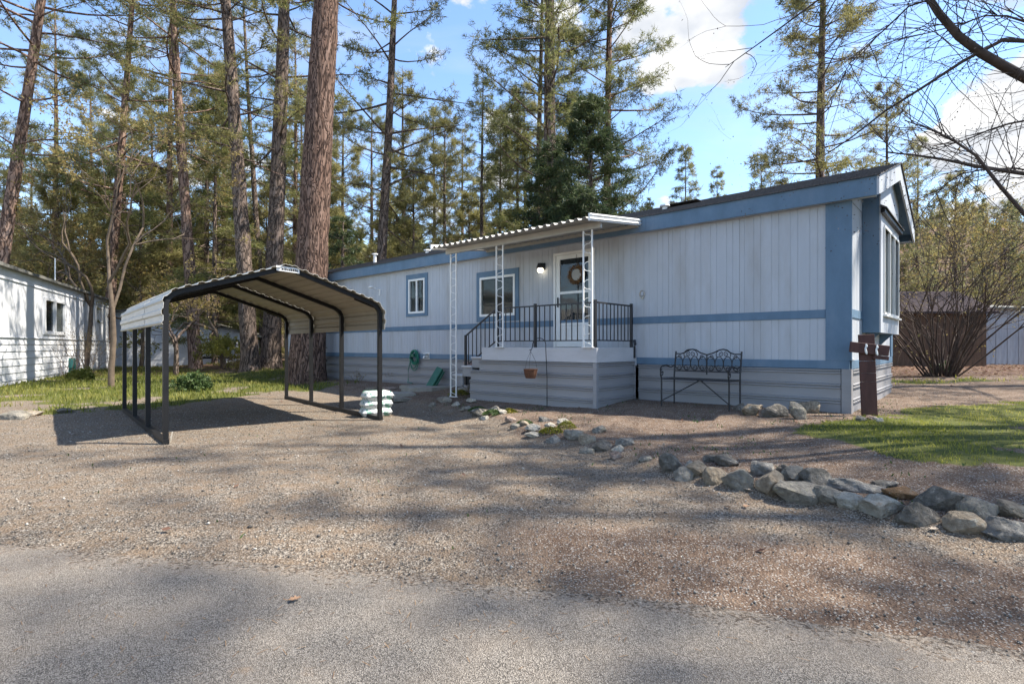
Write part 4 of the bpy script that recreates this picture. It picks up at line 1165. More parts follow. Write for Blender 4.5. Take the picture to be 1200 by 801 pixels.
# ---------------------------------------------------------------- neighbours
def build_neighbour_white():
    w = Vector((-.447, .895, 0)).normalized(); rz = math.atan2(w.y, w.x)
    root = thing('white_mobile_home', 'white mobile home with grey lap boards below and one sliding window', 'mobile home', (-14, 14.5, 0), rz)
    # local x along the wall (away from the street), -y is the visible face
    x0, x1, dp = -5.0, 13.4, 4.3
    win = (3.43, 5.73, 1.70, 2.73)
    zt = 3.38; zl = 1.45
    sh = MB(); z0 = zl + .002
    cuts = [x0, win[0], win[1], x1]
    sh.box((x0, .02, .0), (win[0], .10, zt)); sh.box((win[1], .02, 0), (x1, .10, zt)); sh.box((win[0], .02, 0), (win[1], .10, win[2])); sh.box((win[0], .02, win[3]), (win[1], .10, zt))
    sh.box((x1 - .1, .10, 0), (x1, dp, zt)); sh.box((x0, .10, 0), (x0 + .1, dp, zt)); sh.box((x0 + .1, dp - .1, 0), (x1 - .1, dp, zt)); sh.box((x0 + .1, .10, zt - .1), (x1 - .1, dp - .1, zt))
    sh.build('wall', M['dark'], root)
    a = x0
    while a < x1 - .05:
        b_ = min(a + 1.22, x1)
        for (p, q, r_, s_) in ((a, b_, zl + .004, 3.06),):
            pieces = [(p, q, r_, s_)]
            if q > win[0] and p < win[1]:
                pieces = []
                if p < win[0]: pieces.append((p, win[0], r_, s_))
                if q > win[1]: pieces.append((win[1], q, r_, s_))
                pp, qq = max(p, win[0]), min(q, win[1])
                if qq > pp: pieces += [(pp, qq, r_, win[2]), (pp, qq, win[3], s_)]
            for (p2, q2, r2, s2) in pieces: MB().box((p2 + .003, 0, r2), (q2 - .003, .019, s2)).build('siding_panel', M['nb_white'], root)
        MB().box((a + .003, -.012, 3.075), (b_ - .003, .019, zt)).build('fascia_panel', M['nb_white'], root)
        a = b_
    MB().box((x0, -.03, 3.055), (x1, .018, 3.078)).build('drip_strip', M['nb_grey'], root)
    n = 7; h = (zl - .0) / n
    for i in range(n):
        z = zl - h * (i + 1)
        poly = [(.018, z), (-.025, z + .004), (-.004, z + h - .006), (.018, z + h - .004)]
        MB().prism(poly, 0, x0, x1).build('lap_board', M['nb_white'], root)
    MB().box((x0, -.045, zl - .02), (x1, -.0, zl + .003)).build('band_trim', M['nb_grey'], root)
    # low roof with ragged needle-covered edge
    rg = random.Random(3)
    mb = MB(); n = 40
    top = [(x0 - .2 + (x1 - x0 + .4) * i / n) for i in range(n + 1)]
    vs = []
    for x in top: 
        j = rg.uniform(-.015, .02)
        vs += [(x, -.16, zt - .02), (x, -.16, zt + .06 + j), (x, dp / 2, zt + .34), (x, dp + .16, zt + .06), (x, dp + .16, zt - .02)]
    fs = []
    for i in range(n):
        for k in range(5): fs.append((i * 5 + k, i * 5 + (k + 1) % 5, (i + 1) * 5 + (k + 1) % 5, (i + 1) * 5 + k))
    fs += [(0, 1, 2, 3, 4), tuple(n * 5 + k for k in (4, 3, 2, 1, 0))]
    mb.add(vs, fs).build('roof', M['roof2'], root)
    MB().tube([(6.2, .4, zt), (6.2, .4, zt + 1.1)], .02, 6).build('vent_pipe', M['white'], root)
    t0, t1, z0, z1 = win
    f = MB(); fw = .13
    f.box((t0 - .02, -.04, z0 - .12), (t1 + .02, -.001, z0)).box((t0 - .02, -.04, z1), (t1 + .02, -.001, z1 + .08)).box((t0 - .02, -.04, z0), (t0 + fw, .05, z1)).box((t1 - fw, -.04, z0), (t1, .05, z1)).box(((t0 + t1) / 2 - .10, -.03, z0), ((t0 + t1) / 2 + .10, .05, z1))
    wo = f.build('window', M['nb_white'], root)
    m_ = (t0 + t1) / 2
    MB().box((t0 + fw, .02, z0), (m_ - .1, .024, z1)).build('pane', M['glass'], wo); MB().box((m_ + .1, .02, z0), (t1 - fw, .024, z1)).build('pane', M['glass'], wo)
    MB().prism([(m_ + .1 + (t1 - fw - m_ - .1) * i / 12, .07 + .015 * (i % 2)) for i in range(13)] + [(t1 - fw, .1), (m_ + .1, .1)], 2, z0, z1).build('curtain', M['curtain'], wo)
    return root
build_neighbour_white()

def build_neighbour_grey():
    X0, Y0 = -20.4, 27.0; Wd, dp = 6.7, 5.0; zg = .0
    root = thing('grey_house', 'pale grey house with lap boards and a long sloping roof behind the carport', 'house', (X0, Y0, gz(X0 + 3, Y0) - .05), R(16))
    base = root.location.z
    zp, ze = 3.15 - base, 1.78 - base; xp = 1.4
    prof = lambda x: zp + (ze - zp) * (x - xp) / (Wd - xp) if x > xp else zp - .12 * (xp - x)
    xs = [0, 1.0, xp, 2.2, 3.4, 4.6, 5.6, Wd]
    for a, b_ in zip(xs[:-1], xs[1:]):
        MB().prism([(a + .004, 1.02), (b_ - .004, 1.02), (b_ - .004, max(1.05, prof(b_) - .03)), (a + .004, max(1.05, prof(a) - .03))], 1, 0, .05).build('siding_panel', M['nb_grey'], root)
    for i in range(4):
        z = .42 + .15 * i
        MB().prism([(-.02, z), (-.02, z + .004), (.0, z + .146), (.04, z + .146), (.04, z)], 0, 0, 3.7) if False else None
        mb = MB(); mb.box((0, -.02, z), (3.75, .04, z + .143)); mb.build('lap_board', M['nb_grey'], root)
    MB().box((0, -.01, -.1), (3.75, .05, .418)).build('foundation', M['nb_white'], root)
    MB().box((3.76, .0, -.1), (Wd, .05, 1.015)).build('lower_wall', M['nb_grey'], root)
    MB().box((0, .06, -.1), (Wd, dp, 1.5)).build('wall', M['nb_grey'], root)
    mb = MB(); pts = [(-.3, prof(0) - .04), (xp, zp), (Wd + .3, ze - .06), (Wd + .3, ze - .14), (xp, zp - .09), (-.3, prof(0) - .13)]
    mb.prism(pts, 1, -.25, dp + .2).build('roof', M['roof2'], root)
    # door, window, small deck with rail
    d = MB().box((4.35, -.03, .62), (4.95, -.002, 2.02), ch=.01).build('door', M['nb_white'], root)
    MB().box((4.45, -.035, 1.25), (4.85, -.031, 1.85)).build('pane', M['glass'], d)
    f = MB(); f.box((5.1, -.03, 1.05), (5.16, -.002, 1.55)).box((5.9, -.03, 1.05), (5.96, -.002, 1.55)).box((5.16, -.03, 1.49), (5.9, -.002, 1.55)).box((5.16, -.03, 1.05), (5.9, -.002, 1.11))
    wo = f.build('window', M['nb_white'], root); MB().box((5.16, -.012, 1.11), (5.9, -.006, 1.49)).build('pane', M['glass'], wo)
    MB().box((3.9, -1.3, .50), (6.1, -.035, .58)).build('deck', M['black_tube'], root)
    MB().box((3.95, -1.28, -.1), (6.05, -1.22, .498)).build('deck_skirt', M['nb_grey'], root)
    r = MB(); r.bar((3.95, -1.25, 1.35), (6.05, -1.25, 1.35), .05); 
    for x in (3.95, 4.65, 5.35, 6.05): r.bar((x, -1.25, .581), (x, -1.25, 1.33), .06)
    r.build('deck_rail', M['nb_grey'], root)
    MB().lathe([(0, 0), (.13, .0), (.15, .04), (.0, .05)], 14).mesh('x', M['dark'])
    m_ = MB(); m_.lathe([(.0, .03), (.16, .02), (.18, 0), (0, 0)], 14); o = m_.build('wall_plate', M['black_tube'], root); o.location = (1.30, -.001, 1.35); o.rotation_euler = (PI / 2, 0, 0)
build_neighbour_grey()

def build_shed():
    X0, Y0 = 15.3, 22.0
    root = thing('brown_shed', 'low brown boarded shed with grey roof behind the bare bush', 'shed', (X0, Y0, gz(X0 + 2, Y0)))
    n = 22; w = 4.4 / n
    me = MB().box((.004, 0, 0), (w - .004, .03, 2.3)).mesh('wall_board', M['shed_brown'])
    for i in range(n): link('wall_board', me, root, (i * w, 0, -.05), (0, 0, 0))
    MB().box((0, .032, -.05), (4.4, 3.4, 2.24)).build('wall', M['dark'], root)
    MB().prism([(-.3, 2.18), (-.3, 2.26), (1.8, 3.3), (3.7, 2.26), (3.7, 2.18), (1.8, 3.2)], 0, -.3, 4.7).build('roof', plain('purple_grey_roof', (.05, .042, .045), 1.0, var=.3, sc=9, spec=.02), root)
    X0, Y0 = 20.1, 24.0
    root = thing('grey_shed', 'weathered grey plank shed at the lawn edge beyond the bare bush', 'shed', (X0, Y0, gz(X0 + 1, Y0)))
    n = 12; w = 3.1 / n
    me = MB().box((.005, 0, 0), (w - .005, .03, 2.55), ch=.004).mesh('wall_board', M['shed_grey'])
    for i in range(n): link('wall_board', me, root, (i * w, -.012 * (i % 2), -.05))
    MB().box((0.02, .032, -.05), (3.08, 2.6, 2.45)).build('wall', M['shed_grey'], root)
    MB().prism([(-.25, 2.5), (-.25, 2.58), (2.8, 2.95), (2.8, 2.85)], 0, -.2, 3.3).build('roof', M['roof2'], root)
    root = thing('board_fence', 'pale board fence running on from the grey shed', 'fence', (23.4, 23.6, gz(25, 23.6)))
    me = MB().box((0, 0, 0), (.15, .022, 1.9)).mesh('fence_board', M['cp_white'])
    for i in range(34): link('fence_board', me, root, (i * .158, .0, 0))
    mb = MB(); mb.box((0, .023, .4), (5.4, .06, .49)); mb.box((0, .023, 1.5), (5.4, .06, 1.59)); mb.build('fence_rail', M['shed_grey'], root)
build_shed()

# ---------------------------------------------------------------- stones
import bmesh
def ico(sub):
    bm = bmesh.new(); bmesh.ops.create_icosphere(bm, subdivisions=sub, radius=1.0)
    v = np.array([x.co[:] for x in bm.verts]); f = np.array([[q.index for q in p.verts] for p in bm.faces]); bm.free(); return v, f
ICO3 = ico(4); ICO1 = ico(1)
def rock_mesh(seed, dims, mat, angular=1.0):
    rg = np.random.RandomState(seed); v, f = ICO3; v = v.copy()
    for k in range(int(6 + 9 * angular)):
        n = rg.randn(3); n /= np.linalg.norm(n); c = rg.uniform(.50, .84)
        d = v @ n; v -= np.outer(np.maximum(0, d - c) * .92, n)
    ph = rg.rand(6) * 6
    nz = .05 * np.sin(v[:, 0] * 4.3 + ph[0]) * np.sin(v[:, 1] * 4.9 + ph[1]) + .035 * np.sin(v[:, 2] * 8 + ph[2] + v[:, 0] * 6) + .022 * np.sin(v[:, 1] * 17 + ph[3]) * np.sin(v[:, 0] * 15 + ph[4]) + .014 * np.sin(v[:, 2] * 31 + ph[5] + v[:, 0] * 23) + .010 * rg.randn(len(v))
    v *= (1 + nz * angular)[:, None]
    v /= np.abs(v).max(0)[None, :]
    v = v * np.array(dims) / 2
    return np_mesh('stone', v, tris=f, mat=mat, smooth=False)
def put_stone(seed, px, py, w, h, mat, label, group, ang=1.0, depth=.8, rz=None, tilt=0.0, name='stone', lift=0.0):
    x, y, z = pix(px, py + h * .40)
    Ww, Hh = w / F_PX * y * 1.12, h / F_PX * y * 1.25
    rg = random.Random(seed); rz = rg.uniform(-.25, .25) if rz is None else rz
    o = link(name, rock_mesh(seed, (Ww, max(.10, Ww * depth), Hh), RK[mat], ang), None, (x, y + Ww * depth * .25, z + Hh * .18 + lift), (0, tilt, rz))
    o.data.polygons.foreach_set('use_smooth', np.ones(len(o.data.polygons), bool))
    o.data.set_sharp_from_angle(angle=R(24))
    tag(o, label, 'stone', group)
    return o
EDGE = 'stones edging the raised yard'
put_stone(101, 787, 541, 26, 24, 'dark', 'dark angular stone at the driveway end of the long stone border, taller than its neighbours', EDGE)
put_stone(102, 803, 555, 24, 17, 'grey', 'small grey stone lying lowest at the driveway end of the border', EDGE)
put_stone(103, 809, 543, 11, 11, 'cream', 'tiny white stone wedged between dark stones at the driveway end', EDGE)
put_stone(104, 821, 548, 26, 22, 'tan', 'olive tan stone just before the smooth round tan stone', EDGE, .8)
put_stone(105, 836, 536, 20, 12, 'dark', 'small dark stone in the back row above the smooth round tan stone', EDGE)
put_stone(106, 842, 556, 29, 21, 'tan', 'smooth egg-shaped tan stone near the driveway end of the border', EDGE, .15)
put_stone(107, 853, 540, 26, 15, 'dark', 'flat dark stone behind the smooth egg-shaped tan stone', EDGE)
put_stone(108, 871, 561, 38, 27, 'grey', 'broad grey stone with brown flank right after the smooth tan stone', EDGE)
put_stone(109, 895, 547, 32, 23, 'blue', 'peaked slate-blue stone sitting behind the brown oval stone', EDGE)
put_stone(110, 908, 566, 36, 29, 'tan', 'large brown oval stone in the front row, between two grey stones', EDGE, .4)
put_stone(111, 919, 549, 16, 14, 'dark', 'small dark stone tucked behind the large brown oval stone', EDGE)
put_stone(112, 937, 556, 28, 20, 'grey', 'light grey stone in the back row above the wide humped stone', EDGE)
put_stone(113, 960, 560, 34, 24, 'dark', 'dark grey boulder in the back row above the wide humped stone', EDGE, .7)
put_stone(114, 941, 577, 50, 28, 'grey', 'wide humped grey-brown stone in the front row of the border', EDGE, .5)
put_stone(115, 976, 580, 34, 22, 'grey', 'mossy grey stone between the wide humped stone and the first pale stone', EDGE)
put_stone(116, 998, 587, 38, 20, 'cream', 'low whitish stone, first of the two pale stones in the front row', EDGE)
put_stone(117, 1010, 569, 66, 17, 'blue', 'long thin slate slab lying behind the pale stones', EDGE, 1.2, .35, rz=-.35, tilt=R(10))
put_stone(118, 1037, 592, 46, 28, 'cream', 'blocky cream stone, second of the two pale stones in the front row', EDGE, 1.2)
put_stone(119, 1038, 566, 26, 11, 'dark', 'small black stone behind the slate slab', EDGE)
put_stone(120, 1062, 577, 36, 18, 'orange', 'rusty orange stone, the only orange one in the border', EDGE)
put_stone(121, 1083, 602, 42, 29, 'dark', 'dark green-grey stone leaning below the rusty orange stone', EDGE, 1.1, tilt=R(14))
put_stone(122, 1110, 586, 64, 32, 'dark', 'largest dark boulder of the border, behind the round speckled stone', EDGE, .8, .7)
put_stone(123, 1136, 613, 43, 28, 'tan', 'round speckled cream and rust stone set apart in front', EDGE, .35)
put_stone(124, 1158, 595, 50, 26, 'grey', 'rounded grey stone behind the dark slab at the street end', EDGE, .6)
put_stone(125, 1184, 619, 54, 30, 'blue', 'dark flat slab at the street end of the border', EDGE, 1.0)
put_stone(126, 1193, 597, 40, 20, 'tan', 'pale tan stone in the back row at the street end', EDGE)
LOOSE = 'loose stones between the drive and the porch'
LS = [(637.5, 490.5, 13, 8, 'blue', 'pale blue-grey pebble-like stone standing alone above the yellow sedum'),
 (627, 501, 22, 9, 'cream', 'flat cream stone beside the yellow sedum, upper of two'), (644, 497, 13, 7, 'cream', 'small cream stone touching the top of the yellow sedum'),
 (626, 509, 20, 8, 'cream', 'flat cream stone beside the yellow sedum, lower of two'), (649, 514, 17, 10, 'blue', 'violet-grey stone just below the yellow sedum'),
 (660, 494, 14, 9, 'cream', 'pale pointed stone above the green tuft'), (672, 509, 22, 13, 'grey', 'mauve-grey stone right of the green tuft'),
 (688, 514, 20, 13, 'tan', 'tan stone in the middle of the loose cluster by the drive'), (702, 503, 17, 10, 'grey', 'grey stone at the top of the loose cluster by the drive'),
 (708, 521, 25, 14, 'dark', 'darkest stone of the loose cluster by the drive'), (689, 528, 20, 8, 'grey', 'flat pale grey stone lying lowest in the loose cluster'),
 (734, 518, 22, 10, 'blue', 'pale blue-grey stone at the lawn side of the loose cluster'), (726, 525, 16, 9, 'cream', 'cream stone under the pale blue-grey one'),
 (723, 534, 17, 12, 'pink', 'pinkish flat stone nearest the drive in the loose cluster'), (757, 537, 14, 7, 'grey', 'little grey stone alone between the cluster and the border'),
 (614, 495, 15, 8, 'tan', 'tan stone among green sedum'), (578, 480, 17, 11, 'grey', 'grey stone beside the small yellow-green clump by the hook'),
 (588, 482, 11, 7, 'cream', 'white chip touching the small yellow-green clump'), (561, 482, 22, 11, 'dark', 'dark flat stone in front of the bare twig shrub'),
 (553, 469, 13, 6, 'cream', 'white stone right below the bare twig shrub'), (534, 473, 10, 6, 'cream', 'white stone left of the twig shrub row'),
 (520, 468, 18, 8, 'grey', 'grey flat stone at the edge of the slab path'), (507, 474, 11, 6, 'grey', 'small grey stone lying below the slab path'),
 (598, 491, 13, 8, 'pink', 'pink stone below the small yellow-green clump'), (604, 499, 15, 8, 'grey', 'grey stone below the pink one'),
 (545, 478, 12, 7, 'grey', 'grey chip between the white stones and the dark flat stone'), (569, 489, 11, 6, 'cream', 'pale chip in front of the dark flat stone')]
for i, (px, py, w, h, m, lab) in enumerate(LS): put_stone(200 + i, px, py, w, h, m, lab, LOOSE, 1.0)
RING = 'stones piled by the home corner'
for i, (px, py, w, h, m, lab, kw) in enumerate([
 (884, 478, 26, 20, 'tan', 'rounded tan stone at the bench end of the pile by the skirting', {}), (896, 482, 12, 14, 'pink', 'thin pinkish stone upright beside the rounded tan one', {}),
 (913, 481, 34, 18, 'dark', 'broad dark stone in the middle of the pile by the skirting', {}), (939, 480, 15, 28, 'grey', 'pale grey slab tipped over at the corner end of the pile', {'tilt': R(-38), 'depth': .9}),
 (953, 477, 26, 17, 'tan', 'brown stone behind the tipped grey slab', {}), (869, 476, 13, 11, 'dark', 'small dark stone under the bench end of the pile', {}), (917, 470, 16, 9, 'pink', 'small pinkish stone on top behind the dark one', {'lift': .03})]):
    put_stone(300 + i, px, py, w, h, m, lab, RING, 1.0, **kw)
for i, (px, py, w, h, m, lab) in enumerate([(1010, 490, 14, 7, 'grey', 'grey pebble at the foot of the wooden cross'), (1022, 489, 12, 6, 'pink', 'pinkish pebble at the foot of the wooden cross'), (1031, 491, 10, 6, 'cream', 'pale pebble beside the foot of the wooden cross')]):
    put_stone(330 + i, px, py, w, h, m, lab, 'pebbles at the cross')
for i, (px, py, w, h, m, lab) in enumerate([(12, 487, 30, 12, 'grey', 'long grey stone half sunk at the lawn edge by the white mobile home'), (34, 484, 20, 9, 'tan', 'tan stone half sunk at the lawn edge, next to the long grey one'), (72, 481, 22, 7, 'dark', 'flat dark stone at the lawn edge inside the carport shadow')]):
    put_stone(340 + i, px, py, w, h, m, lab, 'stones at the lawn edge', .8)
# flat slabs of the path to the steps
def slab(seed, px, py, w, d, h, mat, label, rz=0.0, name='paving_slab', tilt=0):
    x, y, z = pix(px, py); rg = np.random.RandomState(seed); n = 11
    Ww = w / F_PX * y
    out = []
    for i in range(n):
        a = 2 * PI * i / n; r = 1 + .16 * rg.randn()
        sq = 1 / max(abs(math.cos(a)), abs(math.sin(a))) ** .7
        out.append((Ww / 2 * r * sq * math.cos(a) * .86, d / 2 * r * sq * math.sin(a) * .86))
    mb = MB(); mb.prism(out, 2, -h * .6, h * .25); top = [(p * .95, q * .95) for p, q in out]; mb.prism(top, 2, h * .25 + .0, h * .4)
    o = mb.build(name, mat, None); o.location = (x, y, z + h * .25); o.rotation_euler = (tilt, 0, rz); tag(o, label, 'paving slab', 'slabs of the path to the steps')
slab(1, 500, 455, 62, 1.3, .10, M['slab'], 'large grey-brown slab right before the porch steps', .5)
slab(2, 468, 463, 40, .8, .09, M['slab'], 'tan slab jutting over the path edge by the sacks', .3)
slab(3, 449, 462, 22, .5, .06, RK['grey'], 'broken grey slab piece behind the sacks', .9, tilt=.1)
slab(4, 474, 468, 34, .4, .05, RK['grey'], 'flat pale slab lowest on the path near the sacks', .3)
slab(5, 455, 456, 22, .6, .06, RK['pink'], 'reddish slab piece at the far side of the path', .2)
slab(6, 438, 455, 18, .5, .05, RK['grey'], 'small grey slab piece farthest from the porch steps', .6, tilt=-.08)
slab(7, 548, 456, 26, .6, .06, M['slab'], 'thin slab under the foot of the outer lattice post', .5)

# ---------------------------------------------------------------- loose small stuff on the ground
def scatter(n, xr, yr, seed, keep=None, power=1.0):
    rg = np.random.RandomState(seed); x = rg.uniform(*xr, n); y = yr[0] + (yr[1] - yr[0]) * rg.rand(n) ** power
    k = np.abs(x) < y * 1.02 + .6
    if keep is not None: k &= keep(x, y, rg)
    return x[k], y[k], rg
def gravel():
    def keep(x, y, rg):
        s = border_s(x, y); g, d, l = zones(x, y)
        p = np.where(y < street_y(x) + .1, .02 + .5 * sstep(-.55, .1, y - street_y(x)), np.where(s < .1, .95 - .72 * d, .20)) * (1 - g) * (1 - .6 * l)
        return rg.rand(len(x)) < p
    x, y, rg = scatter(70000, (-9, 9), (2.0, 10.5), 3, keep, 1.25)
    n = len(x); v, f = ICO1                                 # 42 verts is heavy: use an octahedron
    ov = np.array([(1, 0, 0), (-1, 0, 0), (0, 1, 0), (0, -1, 0), (0, 0, 1), (0, 0, -1)], float); of = np.array([(0, 2, 4), (2, 1, 4), (1, 3, 4), (3, 0, 4), (2, 0, 5), (1, 2, 5), (3, 1, 5), (0, 3, 5)])
    s = (.0040 + .0065 * rg.rand(n) ** 2.2 + .009 * (rg.rand(n) < .012))
    sc = np.stack([s, s * rg.uniform(.6, 1, n), s * rg.uniform(.45, .8, n)], -1)
    a = rg.rand(n) * 2 * PI; V = ov[None] * sc[:, None, :] * (1 + .25 * rg.randn(n, 6, 1) * .6)
    c, t = np.cos(a)[:, None], np.sin(a)[:, None]
    V = np.stack([V[..., 0] * c - V[..., 1] * t, V[..., 0] * t + V[..., 1] * c, V[..., 2]], -1)
    V += np.stack([x, y, ground_z(x, y) + s * .25 + .004], -1)[:, None, :]
    F = (of[None] + (np.arange(n) * 6)[:, None, None]).reshape(-1, 3)
    m, nt, b = mat_new('loose_pebble'); r = rnd_island(nt)
    nt.links.new(ramp(nt, r, [(0, (.05, .046, .042)), (.3, (.13, .115, .097)), (.6, (.21, .185, .152)), (.88, (.31, .28, .24)), (1, (.45, .42, .375))]), b.inputs['Base Color']); b.inputs['Roughness'].default_value = .9
    tag(link('gravel', np_mesh('gravel', V.reshape(-1, 3), tris=F, mat=m)), kind='stuff')
gravel()

def blades(name, x, y, rg, L, w, mat, lean=.5, nb=1):
    n = len(x); a = rg.rand(n) * 2 * PI; l = L * rg.uniform(.5, 1.2, n); z = ground_z(x, y)
    px, py = np.cos(a) * w / 2, np.sin(a) * w / 2
    la = rg.rand(n) * 2 * PI; lm = lean * rg.rand(n) * l
    base = np.stack([x, y, z - .004], -1); side = np.stack([px, py, 0 * px], -1)
    midp = base + np.stack([np.cos(la) * lm * .35, np.sin(la) * lm * .35, l * .6], -1); tip = base + np.stack([np.cos(la) * lm, np.sin(la) * lm, l], -1)
    V = np.stack([base - side, base + side, midp + side * .8, midp - side * .8, tip], 1)
    k = (np.arange(n) * 5)[:, None]
    q = np.array([[0, 1, 2, 3]]) + k; t = np.array([[3, 2, 4]]) + k
    return tag(link(name, np_mesh(name, V.reshape(-1, 3), quads=q, tris=t, mat=mat)), kind='stuff')
def lawn():
    def keep(x, y, rg): return rg.rand(len(x)) < zones(x, y)[0] ** 1.3 * (.18 + .82 * sstep(.38, .56, fbm(x, y, .7, 91, 4)))
    x, y, rg = scatter(95000, (2, 14), (4.2, 11.5), 5, keep, 1.2)
    blades('lawn_grass', x, y, rg, .040, .006, M['grass'], 1.1)
    x, y, rg = scatter(60000, (-26, -3.5), (8.8, 30), 6, lambda x, y, rg: (rg.rand(len(x)) < zones(x, y)[0]), 1.3)
    blades('lawn_grass', x, y, rg, .11, .018, M['grass_l'], .9)
    x, y, rg = scatter(16000, (5, 26), (11.5, 17), 7, keep)
    blades('lawn_grass', x, y, rg, .10, .018, M['grass'], .9)
    # low weeds and sprouting tufts in the yard and on the drive
    def kw(x, y, rg): return (rg.rand(len(x)) < sstep(.60, .70, fbm(x, y, .35, 57, 4)) * np.where(border_s(x, y) > .1, .9, .10)) & (y > street_y(x) + .25)
    x, y, rg = scatter(16000, (-6, 7), (3, 12), 8, kw)
    blades('weeds', x, y, rg, .035, .014, M['weed'], 1.3)
lawn()
def litter():
    # dead needles and twiglets
    def keep(x, y, rg): return rg.rand(len(x)) < .25 + .75 * sstep(.48, .62, fbm(x, y, .9, 71, 5))
    x, y, rg = scatter(9000, (-8, 8), (1.9, 10), 9, keep, 1.3); n = len(x)
    a = rg.rand(n) * PI; l = rg.uniform(.015, .045, n); w = .0013
    d = np.stack([np.cos(a), np.sin(a), 0 * a], -1) * l[:, None] / 2; s = np.stack([-np.sin(a), np.cos(a), 0 * a], -1) * w
    c = np.stack([x, y, ground_z(x, y) + np.where(y < street_y(x) + .2, .018, .009)], -1)
    V = np.stack([c - d - s, c - d + s, c + d + s + [0, 0, .003], c + d - s + [0, 0, .003]], 1)
    tag(link('pine_needles', np_mesh('pine_needles', V.reshape(-1, 3), quads=np.arange(4 * n).reshape(-1, 4), mat=M['needle_l'])), kind='stuff')
    # leaf mould right of the home and under trees
    def kl(x, y, rg): return rg.rand(len(x)) < .9 * zones(x, y)[2] + .012
    x, y, rg = scatter(26000, (-9, 30), (3, 26), 10, kl, .8); n = len(x)
    a = rg.rand(n) * 2 * PI; s = rg.uniform(.02, .05, n) * np.where(y > 9, 1.4, .8); c = np.stack([x, y, ground_z(x, y) + .012 + .02 * rg.rand(n)], -1)
    u = np.stack([np.cos(a), np.sin(a), rg.uniform(-.4, .4, n)], -1) * s[:, None]; v = np.stack([-np.sin(a), np.cos(a), rg.uniform(-.4, .4, n)], -1) * s[:, None] * .55
    V = np.stack([c - u, c - v, c + u, c + v], 1)
    tag(link('leaf_litter', np_mesh('leaf_litter', V.reshape(-1, 3), quads=np.arange(4 * n).reshape(-1, 4), mat=M['leaf_dry'])), kind='stuff')
litter()
def dry_leaf(px, py, s, label, rz, mat):
    x, y, z = pix(px, py); pts = [(-1, 0), (-.6, .22), (-.45, .62), (-.1, .35), (.15, .75), (.35, .32), (.95, .30), (.6, .02), (1.0, -.25), (.35, -.25), (.2, -.7), (-.1, -.32), (-.5, -.55), (-.62, -.18)]
    V = [(p * s, q * s, .012 + .35 * s * (abs(q) ** 1.5) + .12 * s * p * p) for p, q in pts] + [(p * s, q * s, .009 + .35 * s * (abs(q) ** 1.5) + .12 * s * p * p) for p, q in pts] + [(0, 0, .012), (0, 0, .009)]
    n = len(pts); mb = MB().add(V, [(i, (i + 1) % n, 2 * n) for i in range(n)] + [(n + (i + 1) % n, n + i, 2 * n + 1) for i in range(n)] + [(i, n + i, n + (i + 1) % n, (i + 1) % n) for i in range(n)])
    mb.tube([(-1 * s, 0, .012), (-1.6 * s, .2 * s, .02)], .0016, 4)
    o = mb.build('dead_leaf', mat, None, recalc=False); o.location = (x, y, z + (.016 if y < street_y(x) + .2 else .004)); o.rotation_euler = (0, 0, rz); tag(o, label, 'leaf', 'dead leaves on the ground')
lf = plain('tan_dead_leaf', (.32, .19, .11), .8, var=.3, sc=30); lp = plain('pale_dead_leaf', (.47, .38, .29), .8, var=.2, sc=30)
dry_leaf(345, 708, .030, 'brown dead leaf lying alone on the asphalt', .5, lf)
dry_leaf(874, 595, .035, 'curled rust-brown dead leaf on the gravel below the border', 1.2, lf)
dry_leaf(876, 575, .035, 'pale dead leaf against the broad grey border stone', 2.0, lp)
dry_leaf(1094, 622, .032, 'pale dead leaf below the dark green-grey border stone', .2, lp)
dry_leaf(1108, 585, .02, 'small pale dead leaf on the crest behind the border', .2, lp)
# sedum and moss clumps between the stones
def clump(seed, px, py, r, mat, label, h=.6):
    x, y, z = pix(px, py); rg = np.random.RandomState(seed); n = 420; Rr = r / F_PX * y
    a = rg.rand(n) * 2 * PI; q = Rr * np.sqrt(rg.rand(n)); cx, cy = q * np.cos(a) * 1.3, q * np.sin(a); cz = h * Rr * (1 - (q / Rr) ** 2) * rg.uniform(.6, 1, n)
    s = .10 * Rr * rg.uniform(.7, 1.4, n) + .004; u = rg.randn(n, 3); u /= np.linalg.norm(u, axis=1)[:, None]; v = np.cross(u, rg.randn(n, 3)); v /= np.linalg.norm(v, axis=1)[:, None]
    c = np.stack([cx, cy, cz], -1); V = np.stack([c - u * s[:, None], c - v * s[:, None] * .6, c + u * s[:, None], c + v * s[:, None] * .6], 1)
    tag(link('sedum_clump', np_mesh('sedum_clump', V.reshape(-1, 3), quads=np.arange(4 * n).reshape(-1, 4), mat=mat), None, (x, y, z)), label, 'plant', 'low plants among the loose stones')
clump(1, 646, 506, 11, M['moss'], 'golden yellow sedum clump among the cream stones')
clump(2, 664, 501, 9, M['bud_green'], 'bright green tuft below the pale pointed stone', 1.0)
clump(3, 615, 496, 8, M['weed'], 'dark green tuft by the tan stone')
clump(4, 597, 483, 8, M['moss'], 'small yellow-green clump by the white chip')
clump(5, 578, 485, 10, M['weed'], 'grey-green clump in front of the grey stone')
clump(6, 538, 462, 10, M['bud_green'], 'green moss beside the bare twig shrub')
clump(7, 560, 481, 9, M['weed'], 'dull green tuft on the dark flat stone')

